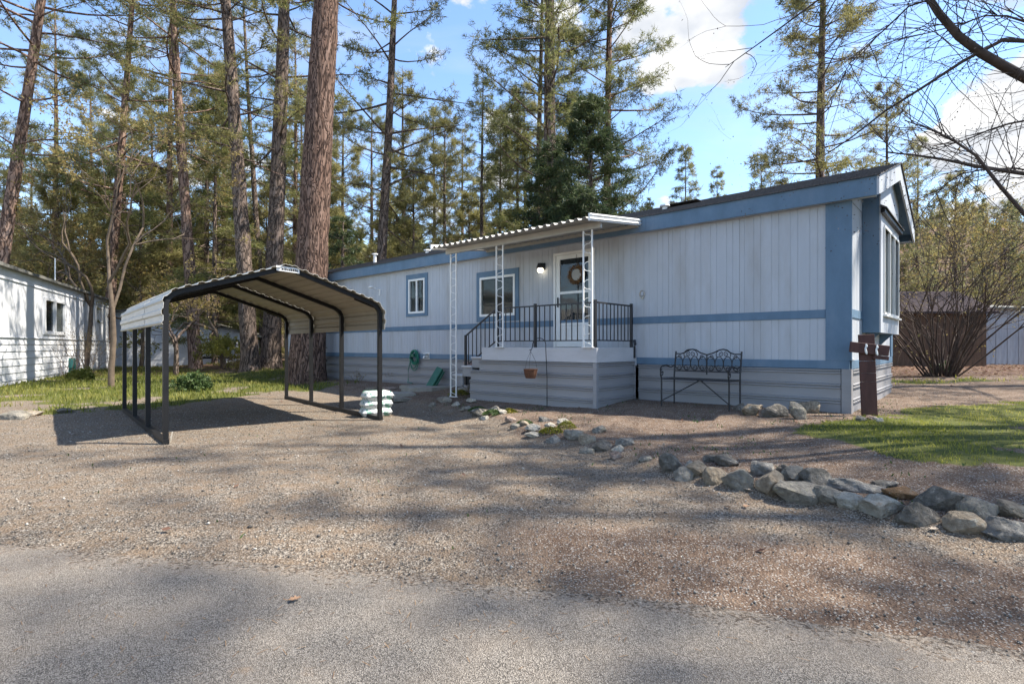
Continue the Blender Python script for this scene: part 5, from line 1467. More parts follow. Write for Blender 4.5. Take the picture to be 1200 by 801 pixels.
# ---------------------------------------------------------------- plants and trees
class Tubes:
    """many thin curved tubes turned into one mesh at once"""
    def __init__(s, n=5): s.n = n; s.P = []; s.R = []
    def add(s, pts, r0, r1):
        pts = np.asarray(pts, float); t = np.linspace(0, len(pts) - 1, s.n); i = np.clip(t.astype(int), 0, len(pts) - 2); f = (t - i)[:, None]
        s.P.append(pts[i] * (1 - f) + pts[i + 1] * f); s.R.append(np.linspace(r0, r1, s.n))
    def arrays(s, sides=4):
        P = np.array(s.P); Rr = np.array(s.R); return tube_arrays(P, Rr, sides)
def tube_arrays(P, Rr, sides):
    N, n, _ = P.shape
    T = np.gradient(P, axis=1); T /= np.linalg.norm(T, axis=2, keepdims=True) + 1e-9
    ref = np.zeros_like(T); ref[..., 2] = 1; m = np.abs(T[:, n // 2, 2]) > .9; ref[m] = (1, 0, 0)
    a = np.cross(T, ref); a /= np.linalg.norm(a, axis=2, keepdims=True) + 1e-9; b = np.cross(T, a)
    th = 2 * PI * np.arange(sides) / sides
    V = P[:, :, None, :] + Rr[:, :, None, None] * (a[:, :, None, :] * np.cos(th)[None, None, :, None] + b[:, :, None, :] * np.sin(th)[None, None, :, None])
    idx = np.arange(N * n * sides).reshape(N, n, sides); nx = np.roll(idx, -1, axis=2)
    q = np.stack([idx[:, :-1], nx[:, :-1], nx[:, 1:], idx[:, 1:]], -1).reshape(-1, 4)
    return V.reshape(-1, 3), q
def join(parts):
    V, Q, k = [], [], 0
    for v, q in parts: V.append(v); Q.append(q + k); k += len(v)
    return np.concatenate(V), np.concatenate(Q)
def unit(v): return v / (np.linalg.norm(v, axis=-1, keepdims=True) + 1e-9)
def tufts(P, D, size, width, k, rg, spread=.9):
    """clumps of narrow needle triangles"""
    N = len(P); d = unit(D)[:, None, :] * .55 + unit(rg.randn(N, k, 3)) * spread; d = unit(d)
    l = size * rg.uniform(.65, 1.25, (N, k, 1)) * rg.uniform(.75, 1.25, (N, 1, 1)); s = unit(np.cross(d, rg.randn(N, k, 3))) * width / 2
    b = P[:, None, :] + rg.randn(N, k, 3) * size * .14
    V = np.stack([b + d * l * .12 - s, b + d * l * .12 + s, b + d * l], 2)
    return V.reshape(-1, 3), np.arange(N * k * 3).reshape(-1, 3)
def trunk_arrays(H, r0, lean, seed, sides=10, rows=22, flare=.45, rough=.04, zmax=None):
    rg = np.random.RandomState(seed); z = np.concatenate([[-.4, 0, .15, .4, .9], np.linspace(1.6, H, rows)])
    f = np.clip(z / H, 0, 1); r = r0 * (1 - f) ** .75 * (1 + flare * np.exp(-np.maximum(z, 0) / (r0 * 1.2))) + .01
    wob = .012 * H * .3
    c = np.stack([lean[0] * z + wob * np.sin(f * 5 + seed) * f, lean[1] * z + wob * np.cos(f * 4.2 + seed) * f, z], -1)
    th = 2 * PI * np.arange(sides) / sides
    rr = r[:, None] * (1 + rough * rg.randn(len(z), sides))
    V = c[:, None, :] + np.stack([rr * np.cos(th), rr * np.sin(th), 0 * rr], -1)
    i = np.arange(len(z) * sides).reshape(len(z), sides); nx = np.roll(i, -1, axis=1)
    q = np.stack([i[:-1], nx[:-1], nx[1:], i[1:]], -1).reshape(-1, 4)
    center = lambda zz: np.stack([np.interp(zz, z, c[:, 0]), np.interp(zz, z, c[:, 1]), zz], -1)
    rad = lambda zz: np.interp(zz, z, r)
    return V.reshape(-1, 3), q, center, rad
def pine(seed, H, r0, cb, Rmax, nb, kind='pine', lean=(0, 0), tw=9, nk=9, size=.2, width=.022, sides=10, dead=0, dead_z=None, bark=None, leaf=None, rough=.04, rows=22, zcut=None, tpt=1.0):
    rg = np.random.RandomState(seed)
    tv, tq, cen, rad = trunk_arrays(H, r0, lean, seed, sides, rows, rough=rough, flare=.22 if sides > 20 else .4)
    z = cb + (H * .985 - cb) * np.sort(rg.rand(nb)) ** (.85)
    f = (z - cb) / (H - cb)
    if kind == 'pine': prof = (1 - f) ** .65 * (.55 + .45 * np.minimum(1, f * 5)); el = -.12 + .75 * f + .22 * rg.randn(nb)
    elif kind == 'open': prof = (1 - f * .8) ** .5 * (.5 + .5 * rg.rand(nb)); el = -.05 + .5 * f + .30 * rg.randn(nb)
    else: prof = (1 - f) ** .85; el = -.12 + .5 * f + .12 * rg.randn(nb)
    L = Rmax * prof * rg.uniform(.6, 1.1, nb) + .25
    az = np.arange(nb) * 2.4 + rg.rand(nb) * 1.2
    D = np.stack([np.cos(az) * np.cos(el), np.sin(az) * np.cos(el), np.sin(el)], -1); B = cen(z)
    cu = rg.uniform(-.05, .30, nb) if kind != 'fir' else rg.uniform(-.22, .12, nb)
    fr = np.linspace(0, 1, 6)
    bend = rg.randn(nb, 3) * .07; bend[:, 2] *= .4
    P = B[:, None, :] + D[:, None, :] * (L[:, None] * fr)[..., None]
    P[:, :, 2] += (cu * L)[:, None] * fr ** 2
    P += bend[:, None, :] * L[:, None, None] * np.sin(fr * PI)[None, :, None]
    Rr = (.010 + .013 * L)[:, None] * (1 - .82 * fr)[None, :]
    parts = [(tv, tq), tube_arrays(P, Rr, 4)]
    # side twigs
    nt_ = np.maximum(3, (tw * np.sqrt(L / Rmax)).astype(int)); bi = np.repeat(np.arange(nb), nt_); M_ = len(bi)
    ft = rg.uniform(.22 if kind == 'fir' else .34, 1, M_) ** .8
    k = np.clip((ft * 5).astype(int), 0, 4); g = (ft * 5 - k)[:, None]; TB = P[bi, k] * (1 - g) + P[bi, k + 1] * g
    bd = unit(P[bi, k + 1] - P[bi, k]); sd_ = unit(np.cross(bd, np.array([0, 0, 1.0]))) * np.where(rg.rand(M_) < .5, 1, -1)[:, None]
    TD = unit(bd * rg.uniform(.5, 1.0, (M_, 1)) + sd_ * rg.uniform(.3, 1.1, (M_, 1)) + np.array([0, 0, 1.0]) * rg.uniform(-.25 if kind != 'fir' else -.45, .55 if kind != 'fir' else .15, (M_, 1)))
    TL = L[bi] * rg.uniform(.14, .36, M_) * (1.15 - .5 * ft) + .10
    e = TB + TD * TL[:, None]; mid = (TB + e) / 2 + rg.randn(M_, 3) * TL[:, None] * .06
    parts.append(tube_arrays(np.stack([TB, mid, e], 1), np.stack([.009 + 0 * TL, .007 + 0 * TL, .004 + 0 * TL], 1), 3))
    if dead:                                                    # bare dead limbs under the crown
        z0, z1 = dead_z or (cb * .35, cb); zd = rg.uniform(z0, z1, dead); ad = rg.rand(dead) * 2 * PI; ed = rg.uniform(-.5, .25, dead); Ld = rg.uniform(.3, 1, dead) * Rmax * .5
        Dd = np.stack([np.cos(ad) * np.cos(ed), np.sin(ad) * np.cos(ed), np.sin(ed)], -1); Bd = cen(zd); f4 = np.linspace(0, 1, 5)
        Pd = Bd[:, None] + Dd[:, None] * (Ld[:, None] * f4)[..., None] + np.cumsum(rg.randn(dead, 5, 3) * .06, 1) * Ld[:, None, None]
        Pd[:, 0] = Bd; parts.append(tube_arrays(Pd, (.006 + .006 * Ld)[:, None] * (1 - .8 * f4)[None], 3))
        # forked ends
        m3 = np.repeat(np.arange(dead), 3); kk = rg.randint(1, 4, len(m3)); Sb = Pd[m3, kk]; Se = Sb + unit(Dd[m3] + .8 * rg.randn(len(m3), 3)) * (Ld[m3] * .35)[:, None]
        parts.append(tube_arrays(np.stack([Sb, (Sb + Se) / 2 + .03 * rg.randn(len(m3), 3), Se], 1), np.tile([.007, .005, .003], (len(m3), 1)), 3))
    V, Q = join(parts)
    tm = np_mesh('trunk', V, quads=Q, mat=bark or M['bark_grey'], smooth=True)
    # needle tufts: at twig ends, along twigs, at branch tips
    TPs = [e, TB * .45 + e * .55, P[:, -1]]; TDs = [TD, TD, D]
    if tpt > 1: TPs.append(TB * .75 + e * .25 + rg.randn(M_, 3) * .06); TDs.append(TD)
    if tpt > 1.5: TPs.append(e + unit(rg.randn(M_, 3)) * size * .9); TDs.append(TD)
    TP = np.concatenate(TPs); TDD = np.concatenate(TDs)
    if zcut is not None: kz = TP[:, 2] < zcut; TP, TDD = TP[kz], TDD[kz]
    cv, ct = tufts(TP, TDD, size, width, nk, rg)
    cm = np_mesh('crown', cv, tris=ct, mat=leaf or M['pine_a'])
    return tm, cm
def px_tree(px, Y): return (px - 600) / F_PX * Y, Y
def place_tree(meshes, x, y, label, name, cat='tree', group=None, rz=0.0, sc=1.0, crown_name='crown'):
    z = gz(x, y)
    t = thing(name, label, cat, (x, y, z - .05), rz, group); t.scale = (sc, sc, sc)
    link('trunk', meshes[0], t); 
    if meshes[1] is not None: link(crown_name, meshes[1], t)
    return t
PN = 'tall pines behind the homes'
def lean_of(pxh, pxtop, Y, kY=0.0):
    """lean per metre so that the axis passes pxh at the horizon row and pxtop at the top of the picture"""
    dz = HOR / F_PX * Y; return (((pxtop - pxh) / F_PX * Y) / dz, kY)

# --- the prominent trunks, one by one
def big_pines():
    def go(name, label, pxh, pxt, Y, dia, H, cb, Rm, nb, seed, bark, leaf, dead=14, **kw):
        x, y = px_tree(pxh, Y); ln = lean_of(pxh, pxt, Y); x -= ln[0] * (1.25 - gz(x, y))
        m = pine(seed, H, dia / 2 / .93, cb, Rm, nb, lean=ln, dead=dead, bark=M[bark], leaf=M[leaf], **{**dict(tw=13, tpt=2, nk=10, width=.03), **kw})
        place_tree(m, x, y, label, name, 'tree', PN)
    P_ = 'ponderosa_pine'
    go(P_, 'massive red-barked pine trunk rising straight behind the carport roof', 361, 381, 16.3, .94, 30, 11.5, 4.2, 46, 11, 'bark_big', 'pine_a', 10, sides=26, rows=70, rough=.028, dead_z=(6, 12), size=.24)
    go(P_, 'thick grey-brown pine trunk close beside the massive red trunk', 318, 332, 22, .68, 28, 8.0, 4.2, 60, 12, 'bark_grey', 'pine_a', 14, sides=14, rows=40, rough=.03, size=.22)
    go(P_, 'grey-brown pine trunk leaning slightly, standing by the yellow shrub', 292, 265, 21, .58, 27, 8.5, 4.0, 56, 13, 'bark_grey', 'pine_b', 14, sides=14, rows=40, rough=.03, size=.22)
    go(P_, 'slim dark pine between the two grey-brown trunks', 309, 286, 30, .34, 24, 9.0, 3.2, 50, 14, 'bark_grey', 'pine_a', 16, size=.22)
    go(P_, 'reddish pine trunk leaning towards the white mobile home, with a thinner twin', 228, 203, 25, .50, 27, 9.5, 4.2, 56, 15, 'bark_red', 'pine_b', 14, sides=12, rows=34, size=.22)
    go(P_, 'thin straight pine trunk just behind the reddish leaning one', 200, 198, 32, .40, 26, 8.5, 3.6, 56, 16, 'bark_red', 'pine_a', 18, size=.24, width=.028)
    go(P_, 'slender reddish pine above the roof end of the white mobile home', 126, 153, 26, .42, 26, 6.5, 3.8, 66, 17, 'bark_red', 'pine_a', 13, size=.22)
    go(P_, 'dark pine leaning strongly over the white mobile home', -14, 47, 20, .46, 24, 8.0, 4.2, 56, 18, 'bark_red', 'pine_a', 14, sides=12, size=.2)
    go(P_, 'pine with long drooping bare limbs behind the roof of the long home', 441, 463, 24, .46, 26, 6.0, 4.6, 66, 19, 'bark_grey', 'pine_b', 26, dead_z=(3.5, 14), size=.22)
    go(P_, 'dark dense pine directly behind the porch awning', 642, 645, 24, .66, 30, 4.5, 4.6, 150, 20, 'bark_grey', 'pine_a', 20, size=.24, tw=15)
    go(P_, 'pine with airy crown at the edge of the open sky', 708, 716, 26, .44, 27, 5.5, 3.9, 110, 21, 'bark_red', 'pine_a', 14, size=.26, tw=15)
    go(P_, 'single tall pine rising beyond the lawn end of the long home', 958, 965, 24, .44, 25, 3.5, 3.7, 135, 22, 'bark_grey', 'pine_b', 16, size=.24, tw=14)
    go(P_, 'second slim pine growing close to the dark dense one', 628, 634, 28, .34, 26, 5.0, 3.3, 80, 23, 'bark_grey', 'pine_a', 12, size=.24)
big_pines()

def firs():
    def go(name, label, px, Y, ptop, Rm, nb, seed, leaf, kind='fir', r0=.14, cb=.8, **kw):
        x, y = px_tree(px, Y); H = EYE + (HOR - ptop) / F_PX * Y - gz(x, y)
        m = pine(seed, H, r0, cb, Rm, nb, kind, leaf=M[leaf], bark=M['bark_grey'], **kw); place_tree(m, x, y, label, name, 'tree', 'firs and young pines')
    go('fir_tree', 'dense dark green fir pressed up behind the awning', 692, 17.5, 112, 2.3, 210, 31, 'fir', size=.17, width=.03, tw=13, nk=9, tpt=1.6)
    go('fir_tree', 'dark fir sapling behind the roof edge left of the awning', 648, 19, 165, 2.1, 140, 32, 'fir', size=.18, width=.03, tw=12, tpt=1.6)
    go('fir_tree', 'small dark fir right of the massive red trunk', 402, 20.5, 252, 1.1, 70, 33, 'fir', size=.15, width=.03, tw=15)
    go('fir_tree', 'slim green fir in the gap above the carport and awning', 565, 30, 75, 2.3, 90, 34, 'pine_a', size=.24, width=.03, tw=9)
    go('fir_tree', 'pointed grey-green fir far behind the roof, first against the sky', 803, 46, 168, 2.7, 130, 35, 'far_pine', size=.34, width=.05, tw=8)
    go('fir_tree', 'smaller pointed fir far behind the roof, second against the sky', 840, 48, 194, 2.1, 110, 36, 'far_pine', size=.32, width=.05, tw=8)
    go('fir_tree', 'broad young pine far behind the roof near the tall single pine', 892, 42, 176, 3.0, 120, 37, 'far_pine', size=.32, width=.05, tw=8)
    go('fir_tree', 'low fir top peeking over the roof beside the awning', 762, 46, 232, 1.6, 60, 38, 'far_pine', size=.3, width=.05, tw=8)
    go('young_pine', 'yellow-green pine behind the gable of the long home', 1040, 30, 92, 2.7, 100, 39, 'pine_b', 'pine', size=.24, width=.03, tw=9, cb=2)
    go('young_pine', 'broad yellow-green pine behind the bare bush', 1120, 36, 205, 3.6, 110, 40, 'pine_b', 'pine', size=.28, width=.035, tw=10, cb=1.5)
    go('young_pine', 'olive pine beside the broad one, nearer the grey shed', 1178, 40, 236, 3.2, 90, 41, 'far_pine', 'pine', size=.3, width=.04, tw=9, cb=1.5)
    go('young_pine', 'olive pine behind the gable, its top in thin cloud', 1075, 44, 160, 3.0, 90, 42, 'far_pine', 'pine', size=.3, width=.04, tw=9, cb=2)
firs()

# --- the wood behind: individuals that share a few builds
def wood():
    builds = [pine(50 + i, H, r, cb, Rm, nb, k, dead=14 if k == 'pine' else 6, leaf=M[lf_], bark=M[bk_], size=.36, width=.034, tw=11, nk=10, sides=7, rows=10, tpt=1.2) for i, (H, r, cb, Rm, nb, k, lf_, bk_) in enumerate((
        (20, .19, 3.0, 3.3, 74, 'pine', 'far_pine', 'bark_grey'), (23, .22, 5, 3.6, 70, 'pine', 'pine_b', 'bark_red'), (17, .16, 1.5, 2.8, 80, 'fir', 'far_pine', 'bark_grey'),
        (21, .2, 2.0, 3.4, 84, 'pine', 'pine_b', 'bark_grey'), (14, .13, 1.0, 2.5, 74, 'fir', 'pine_a', 'bark_grey'), (25, .24, 7, 3.8, 64, 'pine', 'far_pine', 'bark_red'), (11, .12, .8, 2.6, 66, 'pine', 'pine_b', 'bark_grey')))]
    rg = random.Random(77); n = 0
    spots = [(px, Y, 6) for px, Y in ((70, 36), (105, 33), (150, 46), (205, 48), (255, 34), (372, 38), (415, 47), (560, 42), (122, 40), (190, 34), (232, 44), (284, 38), (312, 31), (342, 48), (392, 45), (452, 40), (482, 48), (30, 42), (530, 44), (600, 50))]
    for px, Y, k in ((62, 30, 1), (108, 44, 5), (148, 35, 3), (176, 41, 0), (246, 33, 3), (262, 46, 1), (345, 36, 1), (352, 45, 3), (384, 30, 6), (400, 40, 3),
                     (436, 46, 5), (470, 36, 3), (488, 30, 6), (505, 44, 0), (524, 38, 3), (540, 47, 1), (586, 36, 2), (604, 30, 4), (618, 44, 3), (668, 42, 0), (700, 38, 2), (548, 33, 6),
                     (5, 44, 2), (40, 52, 0), (130, 52, 3), (200, 54, 0), (280, 56, 3), (330, 54, 0), (380, 55, 5), (455, 57, 0), (570, 56, 3), (640, 56, 0), (-40, 30, 3), (-90, 36, 1), (-140, 30, 0), (735, 50, 4),
                     (72, 26, 6), (165, 29, 6), (255, 27, 4), (1000, 40, 3), (1022, 52, 0), (1058, 36, 6), (1150, 52, 3), (1210, 46, 3), (1260, 40, 1), (1320, 48, 0), (985, 50, 4)):
        spots.append((px + rg.uniform(-4, 4), Y, k))
    for px, Y, k in spots:
        x, y = px_tree(px, Y); sc = rg.uniform(.88, 1.12)
        if px > 975: sc *= .55
        elif 690 < px < 760: sc *= .6
        look = ('mid-height olive pine', 'tall reddish-stemmed pine', 'narrow pointed conifer', 'full yellow-olive pine', 'short pointed green conifer', 'tallest high-crowned pine', 'low bushy yellow-olive pine')[k]
        where = 'in the wood behind the white mobile home' if px < 135 else 'in the wood behind the carport' if px < 350 else 'in the wood behind the far roof of the long home' if px < 520 else 'in the wood behind the porch awning' if px < 760 else 'in the wood beyond the bare bush'
        if Y > 45: where = 'deep ' + where
        place_tree(builds[k], x, y, look + ' ' + where, 'pine_tree', 'tree', look + 's ' + where, rg.uniform(0, 6), sc)
    # pines on the street's far verge, whose crowns throw the dappled shade
    casters = [pine(90 + i, H, .28, cb, Rm, nb, 'open', dead=16, leaf=M['pine_a'], bark=M['bark_red'], size=.27, width=.04, tw=10, nk=9, sides=9, rows=14, tpt=1) for i, (H, cb, Rm, nb) in enumerate(((26, 9, 4.8, 32), (23, 8, 4.3, 30)))]
    for x, y, k, rz_, sc in ((17.4, .7, 0, .4, 1), (13.2, 6.1, 1, 2.0, 1.0), (19, 3.4, 0, .9, 1.12), (17.8, 2.1, 1, 3.3, 1.0), (23.5, 1.4, 0, 2.9, 1.08), (17.5, 4.6, 1, 1.1, 1.0), (21, 3.2, 1, 4.2, 1.05), (17, 11.5, 0, 3.2, .95), (15.5, -2.6, 1, 2.6, 1.0), (24, 11.5, 1, 5.0, 1.1)):
        place_tree(casters[k], x, y, 'tall pine at the street verge beyond the stone border', 'pine_tree', 'tree', 'pines along the street verge', rz_, sc)
wood()

# --- far hillside wood, one mass
def far_wood():
    rg = np.random.RandomState(12); pts = []
    for _ in range(900):
        x = rg.uniform(-260, 330); y = rg.uniform(70, 330); pts.append((x, y))
    for _ in range(420):
        y = rg.uniform(62, 110); pts.append((rg.uniform(-1.05, .12) * y, y))
    pts = np.array(pts); z = ground_z(pts[:, 0], pts[:, 1]); N = len(pts); k = 150
    H = rg.uniform(9, 17, N); f = rg.rand(N, k) ** 1.1; a = rg.rand(N, k) * 2 * PI; rr = (1 - f) * (H * .17)[:, None] * np.sqrt(rg.rand(N, k))
    P = np.stack([pts[:, 0, None] + rr * np.cos(a), pts[:, 1, None] + rr * np.sin(a), z[:, None] + H[:, None] * (.06 + .94 * f)], -1).reshape(-1, 3)
    D = np.stack([np.cos(a), np.sin(a), 0 * a - .2], -1).reshape(-1, 3)
    V, T = tufts(P, D, 1.1, .5, 3, rg); tag(link('far_woodland', np_mesh('far_woodland', V, tris=T, mat=M['far_pine'])), kind='stuff')
far_wood()

# --- bare and budding broadleaf trees and bushes
def grow(tb, lv, p, d, L, r, depth, rg, up=.12, fork=(2, 3), spread=.55, shrink=.70, leaf=0, segs=4, wig=.18):
    pts = [np.array(p, float)]; d = np.array(d, float); d /= np.linalg.norm(d)
    for i in range(segs):
        d = d + rg.randn(3) * wig * (.35 if r > .09 else 1); d[2] += up * .25; d /= np.linalg.norm(d); pts.append(pts[-1] + d * L / segs)
    r1 = r * (.62 if depth > 0 else .25); tb.add(pts, r, r1)
    if leaf and depth <= 1:
        for _ in range(leaf): 
            f = rg.rand() * (len(pts) - 1); i = int(f); lv.append(pts[i] * (1 - f + i) + pts[min(i + 1, len(pts) - 1)] * (f - i) + rg.randn(3) * .03)
    if depth == 0: return
    for _ in range(rg.randint(fork[0], fork[1] + 1)):
        ang = spread * (.6 + .8 * rg.rand()); ax = np.cross(d, rg.randn(3)); ax /= np.linalg.norm(ax) + 1e-9
        nd = d * math.cos(ang) + ax * math.sin(ang)
        st = pts[-1] if rg.rand() < .6 else pts[-2]
        grow(tb, lv, st, nd, L * shrink * rg.uniform(.75, 1.2), r1 * .8, depth - 1, rg, up, fork, spread, shrink, leaf, segs, wig)
def leaf_quads(P, s, rg):
    P = np.array(P); n = len(P); u = unit(rg.randn(n, 3)) * (s * rg.uniform(.6, 1.4, (n, 1))); v = unit(np.cross(u, rg.randn(n, 3))) * (s * .55 * rg.uniform(.6, 1.3, (n, 1)))
    return np.stack([P - u, P - v, P + u, P + v], 1).reshape(-1, 3), np.arange(4 * n).reshape(-1, 4)
def leafy(seed, stems, depth, mat_bark, mat_leaf, leaf=3, ls=.04, sides=4, **kw):
    rg = np.random.RandomState(seed); tb = Tubes(5); lv = []
    for (p, d, L, r) in stems: grow(tb, lv, p, d, L, r, depth, rg, leaf=leaf, **kw)
    V, Q = tb.arrays(sides); tm = np_mesh('trunk', V, quads=Q, mat=mat_bark, smooth=True); lm = None
    if lv: a, b = leaf_quads(lv, ls, rg); lm = np_mesh('crown', a, quads=b, mat=mat_leaf)
    return tm, lm
def broadleaf():
    B = 'budding trees behind the carport'
    def stand(px, Y, seed, label, H, r, mat_leaf, leaf=4, ls=.05, depth=5, ln=(0, 0), bk='bark_tan', spread=.5, name='budding_tree', shrink=.72, up=.12, group=B, L0=None):
        x, y = px_tree(px, Y); m = leafy(seed, [((0, 0, -.2), (ln[0], ln[1], 1), L0 or H * .30, r)], depth, M[bk], M[mat_leaf], leaf, ls, spread=spread, shrink=shrink, up=up)
        place_tree(m, x, y, label, name, 'tree', group)
    stand(130, 14.2, 61, 'tan-barked budding tree beside the carport, at the end of the white home', 6.0, .10, 'bud', 8, .035, 6, (.02, 0), L0=3.1)
    stand(206, 19.5, 2, 'small forked budding tree in the lawn seen under the carport roof', 4.6, .12, 'bud', 6, .035, 6, (.03, 0), bk='bark_grey', spread=.62, L0=1.5)
    stand(262, 24, 3, 'arching yellow-green tree behind the carport', 6.0, .14, 'bud_green', 7, .05, 6, (-.2, 0), spread=.62, L0=1.9)
    stand(100, 22, 4, 'tall bare-twigged budding tree behind the white home', 9.5, .14, 'bud', 9, .05, 6, (.05, 0), L0=3.0, spread=.42)
    stand(60, 25, 5, 'olive budding tree over the roof of the white home', 8.5, .13, 'bud', 10, .055, 6, (.0, 0), L0=2.6, spread=.5)
    stand(18, 24, 6, 'darker budding tree over the near roof of the white home', 7.0, .13, 'bud', 10, .055, 6, (.0, 0), L0=2.2, spread=.55)
    stand(165, 27, 7, 'ochre budding tree between the red pines', 8.5, .13, 'bud', 10, .055, 6, (.0, 0), L0=2.6, spread=.5)
    stand(238, 29, 8, 'ochre budding tree above the carport roof', 8, .13, 'bud', 10, .055, 6, (.0, 0), L0=2.4, spread=.5)
    stand(505, 27, 9, 'yellowish budding tree above the awning end', 7, .12, 'bud', 6, .055, 6, (.0, 0), L0=2.2, spread=.55)
    stand(420, 27, 10, 'green-leafed tree behind the far roof of the long home', 6.5, .12, 'bud_green', 5, .055, 6, (.0, 0), L0=2.0, spread=.55)
    stand(1085, 26, 11, 'olive budding tree over the brown shed', 8.5, .13, 'bud', 4, .05, 6, (.0, 0), L0=2.6, spread=.5, group='budding trees beyond the lawn')
    stand(1160, 30, 12, 'yellow-green budding tree over the grey shed', 9.0, .13, 'bud_green', 3, .05, 6, (.0, 0), L0=2.7, spread=.5, group='budding trees beyond the lawn')
    # the many-stemmed bare bush
    rg = np.random.RandomState(21); stems = []
    for i in range(60):
        a = rg.rand() * 2 * PI; t = abs(rg.randn()) * .42 + .05; stems.append(((math.cos(a) * .42 * rg.rand(), math.sin(a) * .42 * rg.rand(), -.1), (math.cos(a) * t, math.sin(a) * t, 1), rg.uniform(1.8, 2.7), rg.uniform(.014, .030)))
    x, y, _ = pix(1104, 441)
    m = leafy(22, stems, 4, M['bark_bush'], M['bud'], 2, .03, spread=.45, shrink=.66, up=-.12, fork=(2, 3), wig=.11)
    place_tree(m, x, y, 'big bare many-stemmed bush fanning out before the brown shed', 'bare_bush', 'bush', None, crown_name='buds')
    def shrub(px, py, seed, n, H, label, leaf, mat_leaf, ls, sp=.5, r=.012, depth=2, name='shrub', cat='shrub', bk='bark_tan', group=None):
        rg = np.random.RandomState(seed); x, y, _ = pix(px, py); st = []
        for i in range(n):
            a = rg.rand() * 2 * PI; t = abs(rg.randn()) * sp; st.append(((math.cos(a) * .12 * H * rg.rand(), math.sin(a) * .12 * H * rg.rand(), -.05), (math.cos(a) * t, math.sin(a) * t, 1), H * rg.uniform(.35, .55), r))
        place_tree(leafy(seed + 1, st, depth, M[bk], M[mat_leaf], leaf, ls, 3, spread=.5, shrink=.68), x, y, label, name, cat, group, crown_name='leaves')
    shrub(97, 441, 31, 16, 2.0, 'thin reddish twig shrub against the white lap boards', 1, 'bud', .02, .35, .012, 3)
    shrub(78, 444, 32, 7, 1.6, 'pale twig shrub beside the green hose by the white home', 1, 'bud', .02, .25, .01, 3)
    shrub(266, 433, 33, 22, 1.6, 'yellow-green leafy shrub before the grey house', 9, 'bud_green', .045, .45, .012, 3)
    shrub(276, 437, 34, 16, .9, 'low reddish shrub at the foot of the leaning grey-brown pine', 5, 'bud', .035, .5, .01, 2)
    shrub(551, 462, 35, 13, .55, 'little bare twig shrub at the corner of the porch steps', 2, 'bud_green', .012, .5, .007, 2)
    shrub(228, 457, 36, 60, .55, 'low dark green spreading juniper at the back of the drive', 12, 'weed', .035, 1.2, .008, 2)
    shrub(95, 446, 37, 40, .5, 'low green spreading plant before the white home', 12, 'grass_l', .035, 1.1, .008, 2)
    shrub(420, 446, 38, 8, .5, 'small brown twig shrub before the far skirting', 1, 'bud', .02, .5, .006, 2)
    shrub(470, 446, 39, 12, .75, 'dry brown twig shrub left of the green hose', 1, 'leaf_dry', .02, .6, .006, 2)
    shrub(392, 441, 40, 5, 3.0, 'tall bare shrub stems leaning beside the massive trunk', 0, 'bud', .02, .25, .03, 2, bk='bark_grey')
    shrub(1108, 437, 41, 20, .5, 'small evergreen sprig at the foot of the bare bush', 10, 'weed', .035, .7, .008, 2)
    # ivy-dark tree limbs reaching in from beside the street
    x0, y0 = 7.6, 5.4; rg = np.random.RandomState(5); tb = Tubes(7); lv = []
    base = np.array((0, 0, -.2)); T = lambda px, py, Y: np.array(((px - 600) / F_PX * Y - x0, Y - y0, EYE + (HOR - py) / F_PX * Y - gz(x0, y0)))
    tb2 = Tubes(9); tb2.add([base, (.05, .0, 1.5), (0, .1, 3.2), (.1, .1, 5.0), (.0, .0, 7.5)], .17, .06)
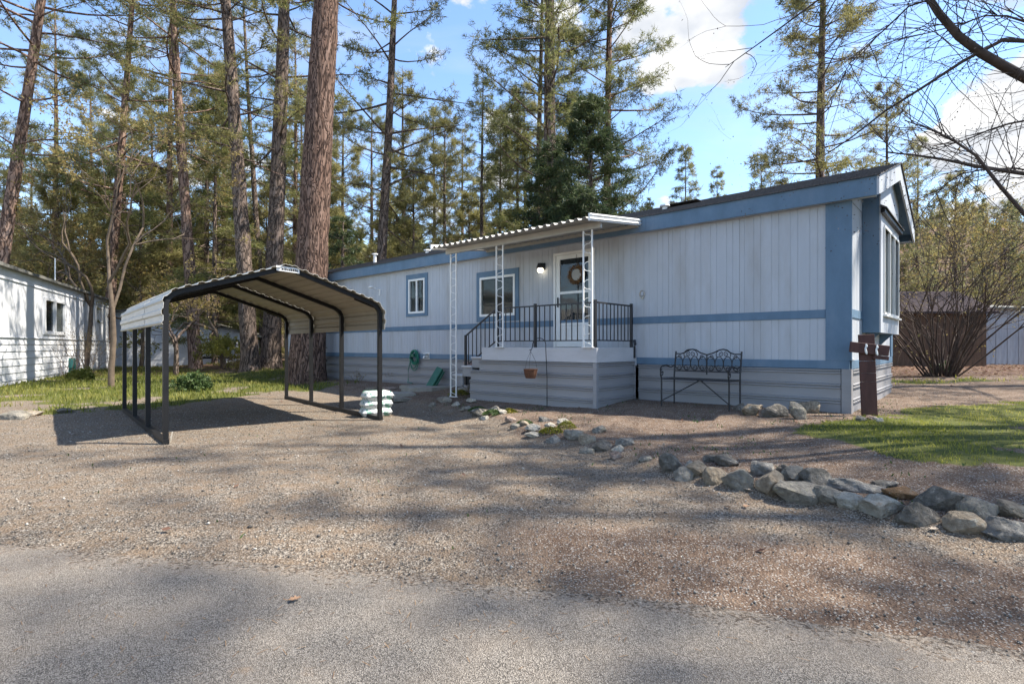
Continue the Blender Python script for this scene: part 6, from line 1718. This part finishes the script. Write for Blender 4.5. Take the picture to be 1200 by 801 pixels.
    limbs = [([(.0, .05, 2.6), T(1330, 150, 5.2), T(1200, 85, 5.0), T(1150, 56, 4.9), T(1115, 30, 4.9), T(1085, -12, 4.9), T(1060, -60, 4.9)], .055, .022),
             ([(.0, .1, 2.3), T(1340, 215, 5.4), T(1200, 198, 5.4), T(1150, 190, 5.4), T(1090, 178, 5.5), T(1040, 173, 5.6)], .034, .007),
             ([(.0, .1, 3.0), T(1300, 60, 5.6), T(1200, 38, 5.7), T(1160, 44, 5.8), T(1100, 87, 6.0), T(1050, 115, 6.2), T(1000, 155, 6.4), T(965, 178, 6.6)], .030, .006),
             ([(.0, .05, 2.0), T(1290, 300, 5.0), T(1195, 245, 4.9), T(1150, 180, 4.9), T(1105, 150, 5.0), T(1060, 135, 5.1)], .026, .005),
             ([(.0, .1, 2.8), T(1300, 130, 6.0), T(1200, 135, 6.2), T(1165, 145, 6.3), T(1125, 162, 6.4), T(1085, 172, 6.6)], .018, .004),
             ([(.0, .1, 1.8), T(1260, 205, 6.0), T(1180, 190, 6.0), T(1130, 196, 6.1), T(1098, 218, 6.2), T(1070, 262, 6.2)], .014, .004),
             ([(.0, .05, 4.0), T(1180, -60, 5.6), T(1080, -40, 5.8), T(960, -6, 6.0), T(905, 35, 6.2), T(870, 60, 6.3), T(850, 74, 6.3)], .020, .003),
             ([(.0, .05, 3.6), T(1190, -40, 5.2), T(1130, -20, 5.4), T(1065, 2, 5.6), T(1030, 36, 5.8), T(1000, 62, 6.0), T(985, 90, 6.0)], .016, .003),
             ([(.0, .05, 3.3), T(1250, 60, 4.8), T(1200, 15, 4.8), T(1160, 10, 4.9), T(1110, 28, 5.0), T(1050, 40, 5.2)], .014, .003)]
    for pts, r0, r1 in limbs:
        pts = [np.array(p, float) for p in pts]; tb2.add(pts, r0, r1)
        for i in range(2, len(pts)):
            for k in range(2 if r0 == .020 and i > 3 else 6):
                f = rg.rand(); q = pts[i - 1] * (1 - f) + pts[i] * f; d = unit((pts[i] - pts[i - 1])[None])[0]
                d = unit((d * .9 + rg.randn(3) * .62)[None])[0]
                grow(tb, lv, q, d, rg.uniform(.35, .95), .0052, 2, rg, up=.05, fork=(1, 2), spread=.55, shrink=.72, leaf=3, segs=4, wig=.16)
    keep = []
    for P in tb.P:
        w = P + np.array((x0, y0, gz(x0, y0))); qx = 600 + w[:, 0] / w[:, 1] * F_PX; qy = HOR - (w[:, 2] - EYE) / w[:, 1] * F_PX
        keep.append(not ((qx < 1062) & (qy > 178)).any())
    tb.P = [p for p, k in zip(tb.P, keep) if k]; tb.R = [r for r, k in zip(tb.R, keep) if k]
    V, Q = join([tb2.arrays(8), tb.arrays(3)]); a, b = leaf_quads(lv, .011, rg)
    place_tree((np_mesh('trunk', V, quads=Q, mat=M['bark_twig'], smooth=True), np_mesh('buds', a, quads=b, mat=M['bud_dark'])), x0, y0, 'bare budding tree whose limbs reach over the lawn from beside the stone border', 'bare_tree', 'tree', None, crown_name='buds')
broadleaf()

# green coil by the white home
x, y, z = pix(87, 441)
o = MB()
for k in range(5): o.tube([(.22 * math.cos(a) * (1 - .04 * k), -.03 * k, .34 + .30 * math.sin(a)) for a in np.linspace(0, 2 * PI, 20)[:-1]], .03, 6, closed=True)
o = o.build('garden_hose', M['teal'], None, smooth=True); o.location = (x, y, z); o.rotation_euler = (0, 0, R(-55))
tag(o, 'teal green coiled hose standing against the white lap boards', 'hose')
